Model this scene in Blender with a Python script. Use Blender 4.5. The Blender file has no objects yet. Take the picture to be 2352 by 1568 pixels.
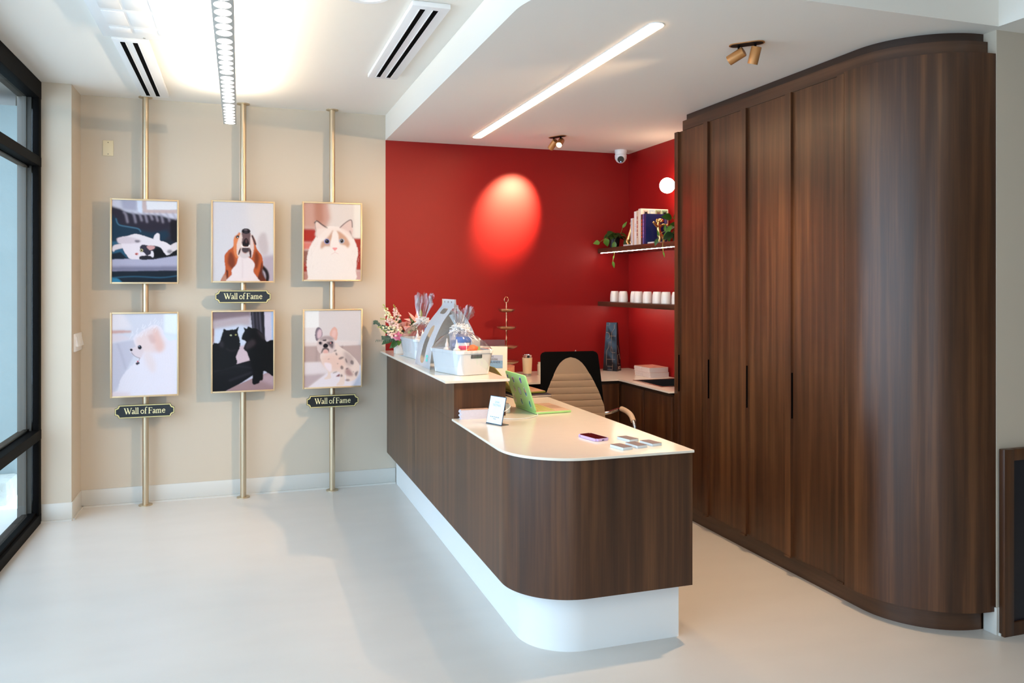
import bpy, bmesh, math, random
import numpy as np
from mathutils import Vector, Matrix
random.seed(7)
PI = math.pi
sc = bpy.context.scene
COL = sc.collection

# ------------------------------------------------------------ camera
cam_d = bpy.data.cameras.new('camera'); cam = bpy.data.objects.new('camera', cam_d); COL.objects.link(cam)
cam_d.sensor_width = 36.0
cam_d.lens = 1855.0 / 2352.0 * 36.0
cam_d.shift_y = -(784.0 - 655.0) / 2352.0
cam_d.clip_start = 0.05
cam.location = (0, 0, 1.6)
cam.rotation_euler = (PI / 2, 0, -math.radians(18.592))
sc.camera = cam

# ------------------------------------------------------------ world, exposure
world = bpy.data.worlds.new('world'); sc.world = world; world.use_nodes = True
bg = world.node_tree.nodes['Background']
bg.inputs[0].default_value = (0.64, 0.81, 1.0, 1)
bg.inputs[1].default_value = 5.4
sc.view_settings.view_transform = 'Standard'
sc.view_settings.look = 'None'
sc.view_settings.gamma = 1
sc.view_settings.use_curve_mapping = False
sc.view_settings.exposure = 0.0
sc.cycles.max_bounces = 10
sc.cycles.diffuse_bounces = 5
sc.cycles.transparent_max_bounces = 24
sc.cycles.sample_clamp_indirect = 6

WARM = (1.0, 0.66, 0.38); NEUT = (1.0, 0.80, 0.60)

def add_light(name, kind, loc, energy, color, rot=None, aim=None, **kw):
    d = bpy.data.lights.new(name, kind); o = bpy.data.objects.new(name, d); COL.objects.link(o)
    o.location = loc; d.energy = energy; d.color = color
    if rot: o.rotation_euler = rot
    if aim:
        v = Vector(aim) - Vector(loc)
        o.rotation_euler = v.to_track_quat('-Z', 'Y').to_euler()
    for k, v in kw.items(): setattr(d, k, v)
    return o
def portal(loc, rot, sx, sy):
    o = add_light('daylight_portal', 'AREA', loc, 1, (1, 1, 1), rot=rot, shape='RECTANGLE', size=sx, size_y=sy)
    o.data.cycles.is_portal = True
portal((-1.41, 2.65, 1.45), (0, -PI/2, 0), 2.8, 6.9)
portal((-0.45, -2.45, 1.35), (PI/2, 0, 0), 1.3, 2.5)
# unseen fill lamps added behind the camera, shaped as downlights (fittings are built further down)
FILL_DOWN = [(-0.2, 0.9), (2.2, 0.6), (0.9, -1.2)]
for x, y in FILL_DOWN:
    add_light('fill_bulb', 'AREA', (x, y, 2.955), 8, NEUT, rot=(0, 0, 0), shape='DISK', size=0.11)

# ------------------------------------------------------------ materials
def srgb(r, g, b):
    f = lambda c: (c / 255 / 12.92) if c / 255 <= 0.04045 else ((c / 255 + 0.055) / 1.055) ** 2.4
    return (f(r), f(g), f(b), 1)
MATS = {}
def mat(name, col, rough=0.5, metal=0.0, spec=0.5, coat=0.0, noise=None, bump=None, emit=None, alpha=None, sub=None):
    if name in MATS: return MATS[name]
    m = bpy.data.materials.new(name); m.use_nodes = True; MATS[name] = m
    nt = m.node_tree; b = nt.nodes['Principled BSDF']
    b.inputs['Base Color'].default_value = col if len(col) == 4 else (*col, 1)
    b.inputs['Roughness'].default_value = rough
    b.inputs['Metallic'].default_value = metal
    b.inputs['Specular IOR Level'].default_value = spec
    b.inputs['Coat Weight'].default_value = coat
    b.inputs['Coat Roughness'].default_value = 0.06
    if sub: b.inputs['Subsurface Weight'].default_value = sub; b.inputs['Subsurface Radius'].default_value = (0.02, 0.02, 0.02)
    if emit:
        b.inputs['Emission Color'].default_value = (*emit[0], 1); b.inputs['Emission Strength'].default_value = emit[1]
    if alpha is not None: b.inputs['Alpha'].default_value = alpha
    geo = nt.nodes.new('ShaderNodeNewGeometry')
    if noise:   # (scale xyz, amount, detail)
        mp = nt.nodes.new('ShaderNodeMapping'); mp.inputs['Scale'].default_value = noise[0]
        nz = nt.nodes.new('ShaderNodeTexNoise'); nz.inputs['Scale'].default_value = 1; nz.inputs['Detail'].default_value = noise[2] if len(noise) > 2 else 4
        nt.links.new(geo.outputs['Position'], mp.inputs[0]); nt.links.new(mp.outputs[0], nz.inputs['Vector'])
        mix = nt.nodes.new('ShaderNodeMix'); mix.data_type = 'RGBA'
        c = Vector(b.inputs['Base Color'].default_value[:3]); a = noise[1]
        mix.inputs[6].default_value = (*(c * (1 - a)), 1); mix.inputs[7].default_value = (*[min(1, v * (1 + a)) for v in c], 1)
        nt.links.new(nz.outputs[0], mix.inputs[0]); nt.links.new(mix.outputs[2], b.inputs['Base Color'])
    if bump:    # (scale, strength, distance)
        nb = nt.nodes.new('ShaderNodeTexNoise'); nb.inputs['Scale'].default_value = bump[0]; nb.inputs['Detail'].default_value = 3
        nt.links.new(geo.outputs['Position'], nb.inputs['Vector'])
        bp = nt.nodes.new('ShaderNodeBump'); bp.inputs['Strength'].default_value = bump[1]; bp.inputs['Distance'].default_value = bump[2]
        nt.links.new(nb.outputs[0], bp.inputs['Height']); nt.links.new(bp.outputs[0], b.inputs['Normal'])
    return m
def wood(name, dark, mid, light, horiz=False, rough=0.33):
    if name in MATS: return MATS[name]
    m = bpy.data.materials.new(name); m.use_nodes = True; MATS[name] = m
    nt = m.node_tree; b = nt.nodes['Principled BSDF']; L = nt.links.new
    b.inputs['Roughness'].default_value = rough
    b.inputs['Specular IOR Level'].default_value = 0.47
    geo = nt.nodes.new('ShaderNodeNewGeometry')
    def nz(scale, det, off):
        mp = nt.nodes.new('ShaderNodeMapping'); mp.inputs['Scale'].default_value = scale; mp.inputs['Location'].default_value = off
        n = nt.nodes.new('ShaderNodeTexNoise'); n.inputs['Scale'].default_value = 1; n.inputs['Detail'].default_value = det; n.inputs['Roughness'].default_value = 0.55
        L(geo.outputs['Position'], mp.inputs[0]); L(mp.outputs[0], n.inputs['Vector']); return n
    if horiz: s1, s2, s3 = (1.0, 1.0, 22), (3, 3, 160), (0.5, 0.5, 5)
    else: s1, s2, s3 = (22, 22, 0.7), (170, 170, 3.0), (5, 5, 0.35)
    a = nz(s1, 5, (3, 1, 2)); c = nz(s2, 3, (7, 5, 1)); e = nz(s3, 3, (1, 9, 4))
    m1 = nt.nodes.new('ShaderNodeMath'); m1.operation = 'MULTIPLY_ADD'; m1.inputs[1].default_value = 0.55; L(a.outputs[0], m1.inputs[0])
    m0 = nt.nodes.new('ShaderNodeMath'); m0.operation = 'MULTIPLY'; m0.inputs[1].default_value = 0.12; L(c.outputs[0], m0.inputs[0])
    m2 = nt.nodes.new('ShaderNodeMath'); m2.operation = 'MULTIPLY_ADD'; m2.inputs[1].default_value = 0.33; L(e.outputs[0], m2.inputs[0]); L(m0.outputs[0], m2.inputs[2])
    L(m2.outputs[0], m1.inputs[2])
    r = nt.nodes.new('ShaderNodeValToRGB'); r.color_ramp.elements[0].position = 0.36; r.color_ramp.elements[0].color = dark
    r.color_ramp.elements[1].position = 0.66; r.color_ramp.elements[1].color = light
    x = r.color_ramp.elements.new(0.5); x.color = mid
    L(m1.outputs[0], r.inputs[0]); L(r.outputs[0], b.inputs['Base Color'])
    return m
WOOD = wood('walnut_laminate', srgb(47, 27, 15), srgb(70, 42, 24), srgb(102, 66, 39))
WOODH = wood('walnut_laminate_crosswise', srgb(52, 32, 20), srgb(72, 46, 30), srgb(92, 62, 42), horiz=True)
M_WALL = mat('beige_wall_paint', srgb(198, 187, 170), 0.75, bump=(60, 0.05, 0.002))
M_CEIL = mat('white_ceiling_paint', srgb(234, 229, 220), 0.85)
M_RED = mat('red_wall_paint', (0.27, 0.005, 0.0045), 0.5, spec=0.3, bump=(90, 0.04, 0.002))
M_WHITE = mat('white_laminate', srgb(232, 234, 234), 0.35)
M_BASE = mat('pale_vinyl_skirting', srgb(205, 204, 198), 0.45)
M_TOP = mat('cream_quartz', srgb(232, 222, 206), 0.16, noise=((18, 18, 18), 0.03))
M_BLACK = mat('black_metal', srgb(12, 11, 11), 0.6, spec=0.03)
M_BRONZE = mat('weathered_bronze', srgb(72, 68, 62), 0.5)
M_BRASS = mat('brushed_champagne_brass', srgb(206, 188, 160), 0.40, metal=1.0)
M_FRAME = mat('champagne_frame', srgb(206, 180, 142), 0.38, metal=0.55)
M_CHROME = mat('chrome', (0.75, 0.75, 0.77), 0.08, metal=1)
M_STEEL = mat('brushed_steel', (0.5, 0.48, 0.46), 0.3, metal=1)
M_PLATE = mat('ivory_plastic', srgb(222, 208, 172), 0.4)
M_WPL = mat('white_plastic', srgb(238, 238, 238), 0.35)
M_DARK = mat('dark_void', (0.002, 0.002, 0.002), 0.9, spec=0.03)
M_ORANGEB = mat('copper_spot_finish', srgb(188, 132, 78), 0.4, metal=0.4)
def glass_mat(name, refl=0.07, tint=(1, 1, 1), rough=0.0, edge=0.5):
    if name in MATS: return MATS[name]
    m = bpy.data.materials.new(name); m.use_nodes = True; MATS[name] = m
    nt = m.node_tree; nt.nodes.remove(nt.nodes['Principled BSDF'])
    t = nt.nodes.new('ShaderNodeBsdfTransparent'); t.inputs[0].default_value = (*tint, 1)
    g = nt.nodes.new('ShaderNodeBsdfGlossy'); g.inputs['Roughness'].default_value = rough
    lw = nt.nodes.new('ShaderNodeLayerWeight'); lw.inputs[0].default_value = 0.25
    ma = nt.nodes.new('ShaderNodeMath'); ma.operation = 'MULTIPLY_ADD'; ma.inputs[1].default_value = edge; ma.inputs[2].default_value = refl
    mx = nt.nodes.new('ShaderNodeMixShader')
    nt.links.new(lw.outputs['Facing'], ma.inputs[0]); nt.links.new(ma.outputs[0], mx.inputs[0])
    nt.links.new(t.outputs[0], mx.inputs[1]); nt.links.new(g.outputs[0], mx.inputs[2])
    nt.links.new(mx.outputs[0], nt.nodes['Material Output'].inputs[0])
    return m
M_GLASS = glass_mat('window_glass', 0.03, (0.93, 0.97, 0.98), edge=0.12)
M_CELLO = glass_mat('cellophane', 0.10, (0.94, 0.95, 0.96), 0.12)
M_ACRYL = glass_mat('clear_acrylic', 0.08, (0.9, 0.92, 0.94))
def emis(name, col, s): return mat(name, (0.8, 0.8, 0.8), emit=(col, s))

# ------------------------------------------------------------ mesh helpers
def empty(name, loc=(0, 0, 0), rz=0.0):
    o = bpy.data.objects.new(name, None); COL.objects.link(o); o.location = loc; o.rotation_euler = (0, 0, rz)
    o.empty_display_size = 0.05
    return o
def tag(o, label, cat, group=None):
    o['label'] = label; o['category'] = cat
    if group: o['group'] = group
    return o
def thing(name, label, cat, loc=(0, 0, 0), rz=0.0, group=None): return tag(empty(name, loc, rz), label, cat, group)
def sub(o, label): o['label'] = label; return o

class MB:
    """collects shapes; build() links them as one mesh object.  org = offset taken off every vertex"""
    def __init__(s, org=(0, 0, 0)): s.bm = bmesh.new(); s.org = Vector(org)
    def face(s, pts):
        return s.bm.faces.new([s.bm.verts.new(Vector(p)) for p in pts])
    def box(s, x0, x1, y0, y1, z0, z1, bev=0.0, M=None, seg=2):
        b = bmesh.new(); bmesh.ops.create_cube(b, size=1)
        for v in b.verts: v.co = Vector(((x0 + x1) / 2 + v.co.x * (x1 - x0), (y0 + y1) / 2 + v.co.y * (y1 - y0), (z0 + z1) / 2 + v.co.z * (z1 - z0)))
        if bev: bmesh.ops.bevel(b, geom=b.edges[:], offset=bev, segments=seg, affect='EDGES', profile=0.5)
        return s.add(b, M)
    def add(s, b, M=None):
        if M is not None: b.transform(M)
        me = bpy.data.meshes.new('t'); b.to_mesh(me); b.free(); s.bm.from_mesh(me); bpy.data.meshes.remove(me); return s
    def cyl(s, p0, p1, r0, r1=None, seg=24, caps=True):
        p0, p1 = Vector(p0), Vector(p1); r1 = r0 if r1 is None else r1; d = p1 - p0
        b = bmesh.new(); bmesh.ops.create_cone(b, cap_ends=caps, segments=seg, radius1=r0, radius2=r1, depth=d.length)
        M = Matrix.Translation((p0 + p1) / 2) @ d.to_track_quat('Z', 'Y').to_matrix().to_4x4()
        return s.add(b, M)
    def ball(s, c, r, sx=1, sy=1, sz=1, seg=16, M=None):
        b = bmesh.new(); bmesh.ops.create_uvsphere(b, u_segments=seg, v_segments=max(6, seg // 2), radius=r)
        T = Matrix.Translation(c) @ (M or Matrix()) @ Matrix.Diagonal((sx, sy, sz, 1))
        return s.add(b, T)
    def lathe(s, c, prof, seg=28, M=None):
        b = bmesh.new(); rows = []
        for r, z in prof:
            if r < 1e-5: rows.append([b.verts.new((0, 0, z))])
            else: rows.append([b.verts.new((r * math.cos(2 * PI * k / seg), r * math.sin(2 * PI * k / seg), z)) for k in range(seg)])
        for a, d in zip(rows, rows[1:]):
            for k in range(seg):
                q = [a[k % len(a)], a[(k + 1) % len(a)], d[(k + 1) % len(d)], d[k % len(d)]]
                q2 = []
                for v in q:
                    if v not in q2: q2.append(v)
                if len(q2) > 2: b.faces.new(q2)
        return s.add(b, Matrix.Translation(c) @ (M or Matrix()))
    def prism(s, pts, z0, z1, M=None, bev=0.0):
        b = bmesh.new()
        lo = [b.verts.new((x, y, z0)) for x, y in pts]; hi = [b.verts.new((x, y, z1)) for x, y in pts]
        n = len(pts); b.faces.new(lo[::-1]); b.faces.new(hi)
        for k in range(n): b.faces.new([lo[k], lo[(k + 1) % n], hi[(k + 1) % n], hi[k]])
        bmesh.ops.recalc_face_normals(b, faces=b.faces[:])
        if bev: bmesh.ops.bevel(b, geom=[e for e in b.edges if abs(e.verts[0].co.z - e.verts[1].co.z) < 1e-6], offset=bev, segments=1, affect='EDGES')
        return s.add(b, M)
    def ribbon(s, path, z0, z1, t, closed=False):
        """wall of thickness t following a 2-D path, t to the right of travel"""
        P = [Vector((x, y)) for x, y in path]; off = []
        for i, p in enumerate(P):
            a = P[max(i - 1, 0)]; c = P[min(i + 1, len(P) - 1)]
            d1 = (p - a).normalized() if i else (c - p).normalized(); d2 = (c - p).normalized() if i < len(P) - 1 else d1
            n = Vector(((d1 + d2).y, -(d1 + d2).x)).normalized(); k = max(0.4, n.dot(Vector((d1.y, -d1.x))))
            off.append(p + n * t / k)
        return s.prism([tuple(p) for p in P] + [tuple(p) for p in off[::-1]], z0, z1)
    def tube(s, path, r, seg=10, caps=True):
        P = [Vector(p) for p in path]; R = r if isinstance(r, (list, tuple)) else [r] * len(P)
        b = bmesh.new(); rows = []; ref = None
        for i, p in enumerate(P):
            d = (P[min(i + 1, len(P) - 1)] - P[max(i - 1, 0)]).normalized()
            if ref is None: ref = d.orthogonal().normalized()
            ref = (ref - d * ref.dot(d)).normalized(); q = d.cross(ref)
            rows.append([b.verts.new(p + (ref * math.cos(2 * PI * k / seg) + q * math.sin(2 * PI * k / seg)) * R[i]) for k in range(seg)])
        for a, c in zip(rows, rows[1:]):
            for k in range(seg): b.faces.new([a[k], a[(k + 1) % seg], c[(k + 1) % seg], c[k]])
        if caps: b.faces.new(rows[0][::-1]); b.faces.new(rows[-1])
        return s.add(b)
    def sheet(s, fn, nu, nv, thick=0.0):
        b = bmesh.new(); V = [[b.verts.new(Vector(fn(i / nu, j / nv))) for j in range(nv + 1)] for i in range(nu + 1)]
        for i in range(nu):
            for j in range(nv): b.faces.new([V[i][j], V[i + 1][j], V[i + 1][j + 1], V[i][j + 1]])
        if thick: bmesh.ops.solidify(b, geom=b.faces[:], thickness=thick)
        return s.add(b)
    def leaf(s, base, d, up, L, W, bend=0.25):
        """a pointed leaf from base along d"""
        d = Vector(d).normalized(); up = Vector(up); w = d.cross(up).normalized(); n = w.cross(d)
        prof = [(0, 0.02), (0.12, 0.62), (0.3, 1.0), (0.5, 0.92), (0.72, 0.6), (0.9, 0.22), (1, 0.01)]
        b = bmesh.new(); rows = []
        for t, k in prof:
            c = Vector(base) + d * L * t - n * bend * L * t * t
            rows.append([b.verts.new(c - w * W * k / 2 + n * W * k * 0.12), b.verts.new(c), b.verts.new(c + w * W * k / 2 + n * W * k * 0.12)])
        for a, c in zip(rows, rows[1:]):
            for k in range(2): b.faces.new([a[k], a[k + 1], c[k + 1], c[k]])
        return s.add(b)
    def build(s, name, m, parent=None, smooth=True, mats=None):
        bm = s.bm
        if s.org.length: bmesh.ops.translate(bm, verts=bm.verts[:], vec=-s.org)
        bmesh.ops.recalc_face_normals(bm, faces=bm.faces[:])
        for f in bm.faces: f.smooth = smooth
        if smooth:
            for e in bm.edges:
                if len(e.link_faces) == 2 and e.calc_face_angle(0) > 0.62: e.smooth = False
        me = bpy.data.meshes.new(name); bm.to_mesh(me); bm.free(); me.materials.append(m)
        o = bpy.data.objects.new(name, me); COL.objects.link(o)
        if parent is not None: o.parent = parent
        return o
def arc(cx, cy, r, a0, a1, n=16): return [(cx + r * math.cos(math.radians(a0 + (a1 - a0) * k / n)), cy + r * math.sin(math.radians(a0 + (a1 - a0) * k / n))) for k in range(n + 1)]
def struct(o): o['kind'] = 'structure'; return o
def dup(root, loc=None, rz=None, label=None, group=None):
    r = root.copy(); COL.objects.link(r)
    if loc is not None: r.location = loc
    if rz is not None: r.rotation_euler = (0, 0, rz)
    if label: r['label'] = label
    if group: r['group'] = group
    for ch in list(root.children):
        c = ch.copy(); COL.objects.link(c); c.parent = r
        for g in list(ch.children):
            d = g.copy(); COL.objects.link(d); d.parent = c
    return r
def ink_line(w, h, m, name, parent, M, seed=1):
    """a line of print too small to read: a row of short word-length dashes"""
    r = random.Random(seed); b = MB(); x = -w / 2
    while x < w / 2:
        l = min(r.uniform(0.08, 0.22) * w, w / 2 - x); b.box(x, x + l, -h / 2, h / 2, 0, 0.0002, M=M); x += l + 0.05 * w
    return b.build(name, m, parent, smooth=False)
def text_mesh(txt, size, m, name, parent, M, extrude=0.0004, align='CENTER', sx=1.0):
    cu = bpy.data.curves.new('t', 'FONT'); cu.body = txt; cu.size = size; cu.extrude = extrude; cu.align_x = align; cu.align_y = 'CENTER'
    o = bpy.data.objects.new('t', cu); COL.objects.link(o)
    me = bpy.data.meshes.new_from_object(o.evaluated_get(bpy.context.evaluated_depsgraph_get()))
    bpy.data.objects.remove(o); bpy.data.curves.remove(cu)
    me.transform(M @ Matrix.Diagonal((sx, 1, 1, 1))); me.materials.clear(); me.materials.append(m)
    q = bpy.data.objects.new(name, me); COL.objects.link(q); q.parent = parent
    return q

# ------------------------------------------------------------ the setting
ZC, ZS, YB = 2.97, 2.77, 6.5        # ceiling, dropped ceiling, back wall
XL, XR = -1.27, 3.285               # window line, alcove side wall
def floor_mat():
    m = mat('pale_vinyl_floor', srgb(206, 202, 196), 0.30, spec=0.45, noise=((2.2, 5.5, 1), 0.06, 7)); return m
b = MB(); b.box(-4.2, 8.2, -2.62, 6.62, -0.12, 0.0)
struct(b.build('floor', floor_mat()))
b = MB(); b.box(-1.42, 8.2, -2.62, 6.62, ZC, ZC + 0.12); struct(b.build('ceiling', M_CEIL))
# dropped ceiling over the reception, rounded at its free corner, and its return to the right
pts = [(1.11, 6.5)] + arc(1.11 + 0.5, 2.76 + 0.5, 0.5, 180, 270, 20) + [(3.25, 2.76), (3.25, -2.5), (8.1, -2.5), (8.1, 6.5)]
b = MB(); b.prism(pts, ZS, ZC); struct(b.build('trim_1', M_CEIL))
b = MB(); b.prism([(-1.09, 0), (1.20, 0), (1.20, 1.06), (1.11, 1.06), (1.11, ZC), (-1.09, ZC)], -6.62, -YB, Matrix(((1, 0, 0, 0), (0, 0, -1, 0), (0, 1, 0, 0), (0, 0, 0, 1)))); struct(b.build('wall_back', M_WALL))
b = MB(); b.prism([(1.20, 0), (3.285, 0), (3.285, ZS), (1.11, ZS), (1.11, 1.06), (1.20, 1.06)], -6.62, -YB, Matrix(((1, 0, 0, 0), (0, 0, -1, 0), (0, 1, 0, 0), (0, 0, 0, 1)))); struct(b.build('wall_alcove', M_RED))
b = MB(); b.box(1.105, 3.405, YB+.001, 6.62, ZS, ZC); struct(b.build('wall_back_top', M_CEIL))
b = MB(); b.box(-1.402, -1.09, 6.17, 6.62, 0, ZC); struct(b.build('wall_return', M_WALL))
b = MB(); b.box(XR, 3.40, 4.93, YB, 0, ZS); struct(b.build('wall_right', M_RED))
b = MB(); b.prism([(XR, 4.93), (XR, 2.80), (8.1, 2.80), (8.1, 2.92), (3.40, 2.92), (3.40, 4.93)], 0, ZS); struct(b.build('wall_front_right', M_WALL))
b = MB(); b.box(8.0, 8.12, -2.62, 2.8, 0, ZS); struct(b.build('wall_far_right', M_WALL))
b = MB(); b.box(0.2, 8.12, -2.62, -2.5, 0, ZC); b.box(-1.42, 0.2, -2.62, -2.5, 2.6, ZC); b.box(-1.42, -1.1, -2.62, -2.5, 0, 2.6); b.box(0.15, 0.25, -2.62, -2.5, 0, 2.6)
struct(b.build('wall_street', M_WALL))
# skirting with its light cove strip
def skirting(name, x0, x1, y0, y1, nx, ny):
    b = MB()
    if ny: b.box(x0, x1, y0 - 0.008, y0, 0.012, 0.125, 0.002); b.prism([(x0, y0 - 0.02), (x1, y0 - 0.02), (x1, y0), (x0, y0)], 0, 0.012)
    else: b.box(x0, x0 + 0.008 * nx, y0, y1, 0.012, 0.125, 0.002); b.prism([(x0, y0), (x0 + 0.02 * nx, y0), (x0 + 0.02 * nx, y1), (x0, y1)], 0, 0.012)
    return struct(b.build(name, M_BASE))
skirting('baseboard_back', -1.09, 1.19, YB, YB, 0, 1)
skirting('baseboard_return', -1.09, -1.09, 6.17, YB, 1, 0)
skirting('baseboard_left', -1.27, -1.085, 6.17, 6.17, 0, 1)
skirting('baseboard_right', XR + 0.001, 8.0, 2.80, 2.80, 0, 1)
b = MB(); b.box(XR - 0.010, XR + 0.001, 2.792, 2.86, 0.0, 0.125, 0.002); struct(b.build('baseboard_corner', M_BASE))

# window wall: black aluminium shopfront with a high transom and a low rail
b = MB(); b.box(XL - 0.14, XL, -2.5, -0.80, 0, ZC); struct(b.build('wall_left', M_WALL))
w = struct(empty('window_1', (XL, 2.0, 0)))
o0 = (XL, 2.0, 0)
b = MB(o0); b.box(XL - 0.13, XL, -2.5, 6.17, 2.85, ZC - 0.001, 0.003); b.build('head', M_BLACK, w)
b = MB(o0); b.box(XL - 0.13, XL, -2.5, 6.17, 0.0, 0.065, 0.003); b.box(XL - 0.10, XL - 0.02, -2.5, 6.17, 0.065, 0.085); b.build('window_sill', M_BLACK, w)
b = MB(o0); b.box(XL - 0.13, XL, -2.5, 6.17, 2.395, 2.46, 0.003); b.box(XL - 0.09, XL - 0.06, -2.5, 6.17, 2.38, 2.475); b.build('transom', M_BLACK, w)
b = MB(o0); b.box(XL - 0.13, XL, -2.5, 6.17, 0.565, 0.632, 0.003); b.box(XL - 0.09, XL - 0.06, -2.5, 6.17, 0.55, 0.647); b.build('rail', M_BLACK, w)
for y in (6.135, 4.35, 2.6, 0.85, -0.76):
    b = MB(o0); b.box(XL - 0.036, XL - 0.0015, y - 0.033, y + 0.033, 0.0, 2.96, 0.003); b.build('mullion', M_BLACK, w)
    b = MB(o0); b.box(XL - 0.13, XL - 0.046, y - 0.030, y + 0.033, 0.0, 2.96, 0.003); b.box(XL - 0.10, XL - 0.075, y - 0.044, y + 0.033, 0.06, 2.85); b.build('outer_mullion', M_BRONZE, w)
for y0, y1 in ((4.383, 6.10), (2.633, 4.317), (0.883, 2.567), (-0.727, 0.817)):
    for z0, z1 in ((0.06, 0.57), (0.63, 2.40), (2.455, 2.86)):
        b = MB(o0); b.box(XL - 0.045, XL - 0.037, y0, y1, z0, z1); b.build('pane', M_GLASS, w, smooth=False)
# outside: concrete pier and kerb beside the shopfront
M_CONC = mat('pale_concrete', srgb(126, 140, 142), 0.85, noise=((3, 3, 5), 0.08, 6), bump=(25, 0.3, 0.01))
b = MB(); b.box(-4.2, -1.60, 7.1, 7.5, 0, 2.98); struct(b.build('wall_outside', M_CONC))
b = MB(); b.box(-4.2, -1.44, 6.3, 7.9, 3.10, 3.3); b.box(-1.66, -1.45, 7.2, 7.9, 0, 3.1); struct(b.build('trim_2', mat('brown_soffit', srgb(84, 80, 72), 0.8)))
b = MB()
b.box(-4.2, -1.62, 6.78, 7.1, -0.02, 0.16, 0.02)
struct(b.build('trim_3', mat('rough_concrete_kerb', srgb(176, 178, 172), 0.9, noise=((14, 14, 14), 0.25, 8), bump=(30, 0.8, 0.02))))

# ------------------------------------------------------------ ceiling fittings
for i, (x, y) in enumerate(FILL_DOWN):  # fittings of the added fill lamps, out of view
    t = thing('added_fill_downlight', 'small round fill downlight added to the unseen ceiling behind the camera', 'downlight', (x, y, ZC), group='added fill downlights behind the camera')
    b = MB(); b.lathe((0, 0, 0), [(0.058, -0.002), (0.075, -0.002), (0.078, -0.008), (0.058, -0.012), (0.058, -0.002)]); b.build('trim_ring', M_WPL, t)
    b = MB(); b.cyl((0, 0, -0.003), (0, 0, -0.001), 0.057); b.build('lens', emis('fill_downlight_lens', NEUT, 4), t)

# pendant: narrow aluminium bar, 7-lens groups below, light thrown up on the ceiling
PX, PZ = -0.068, 2.72
t = thing('pendant_light', 'long slim suspended ceiling light with rows of round lenses', 'pendant light', (PX, 4.0, PZ))
b = MB(); b.box(-0.043, 0.043, -1.6, 1.96, 0.0, 0.055, 0.002); b.build('housing', mat('matt_aluminium', srgb(196, 196, 190), 0.45, metal=0.2), t)
y = 5.905 - 4.0; n = 0
ledm = emis('lens_light', (1, 0.95, 0.9), 1.7)
while y > -1.55:
    b = MB(); b.cyl((0, 0, -0.0012), (0, 0, 0.004), 0.0345, seg=28); b.bm.transform(Matrix.Translation((0, y, 0)) @ Matrix.Diagonal((1, 1.24, 1, 1)))
    b.build('lens', ledm, t); n += 1
    y -= 0.124 if n % 7 == 0 else 0.0957
b = MB(); b.box(-0.033, 0.033, -1.58, 1.94, 0.0555, 0.058); b.build('uplight_strip', emis('uplight', (1.0, 0.84, 0.64), 58), t)
for y in (-1.2, 1.15):
    b = MB(); b.cyl((0, y, 0.055), (0, y, ZC - PZ), 0.0012, seg=6); b.build('cable', M_STEEL, t)

# recessed line of light in the dropped ceiling
t = thing('recessed_strip_light', 'glowing white strip light with rounded ends recessed in the lowered ceiling', 'strip light', (1.77, 4.65, ZS))
def stadium(hw, y0, y1, n=12): return arc(0, y1 - hw, hw, 0, 180, n) + arc(0, y0 + hw, hw, 180, 360, n)
b = MB(); b.prism(stadium(0.034, -1.45, 1.50), -0.007, -0.001); b.build('diffuser', emis('strip_diffuser', (1.0, 0.66, 0.38), 24), t)
b = MB()
o_, i_ = stadium(0.0375, -1.4535, 1.5035), stadium(0.034, -1.45, 1.50)
for k in range(len(o_)):
    a, c = k, (k + 1) % len(o_)
    b.face([(*o_[a], -0.004), (*o_[c], -0.004), (*i_[c], -0.004), (*i_[a], -0.004)]); b.face([(*o_[a], -0.004), (*o_[c], -0.004), (*o_[c], 0), (*o_[a], 0)])
b.build('rim', M_WPL, t)

# slot air diffusers
def diffuser(cx, cy, w, l, sl, label):
    t = thing('slot_diffuser', label, 'air vent', (cx, cy, ZC), group='slot air vents in the ceiling')
    b = MB(); b.box(-w / 2, w / 2, -l / 2, l / 2, -0.026, -0.0005, 0.004); b.build('frame', M_WPL, t)
    for x in sl:
        b = MB(); b.box(x - 0.013, x + 0.013, -l / 2 + 0.045, l / 2 - 0.045, -0.0275, -0.020); b.build('slot', M_DARK, t)
        b = MB(); b.box(x - 0.016, x - 0.013, -l / 2 + 0.045, l / 2 - 0.045, -0.029, -0.020); b.box(x + 0.013, x + 0.016, -l / 2 + 0.045, l / 2 - 0.045, -0.029, -0.020); b.build('slot_lip', M_WPL, t)
diffuser(-0.575, 5.58, 0.185, 1.42, (-0.042, 0.022), 'white air vent with two black slots between the window and the hanging lamp')
diffuser(0.877, 4.54, 0.19, 1.43, (-0.035, 0.03), 'white air vent with two black slots, between hanging lamp and lowered ceiling')
# moulded white panel
t = thing('access_panel', 'square white moulded panel with raised fields on the ceiling near the window', 'ceiling panel', (-0.49, 4.35, ZC))
b = MB(); b.box(-0.205, 0.205, -0.43, 0.43, -0.040, -0.0005, 0.005)
for i in range(3):
    for z0, z1 in ((0.245, 0.325), (-0.02, 0.20), (-0.30, -0.06)):
        b.box(-0.15 + i * 0.115, -0.05 + i * 0.115, z0, z1, -0.0425, -0.039, 0.0015)
b.build('panel', M_WPL, t)
b = MB(); b.cyl((0.0, 0.40, -0.043), (0, 0.40, -0.039), 0.006); b.build('screw', M_STEEL, t)
t = thing('ceiling_speaker', 'round white ceiling speaker cut off at the top edge beside the slotted vent', 'speaker', (0.555, 3.80, ZC))
b = MB(); b.lathe((0, 0, 0), [(0, -0.003), (0.09, -0.003), (0.095, -0.012), (0.115, -0.014), (0.125, -0.001)], 40); b.build('grille', M_WPL, t)
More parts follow.
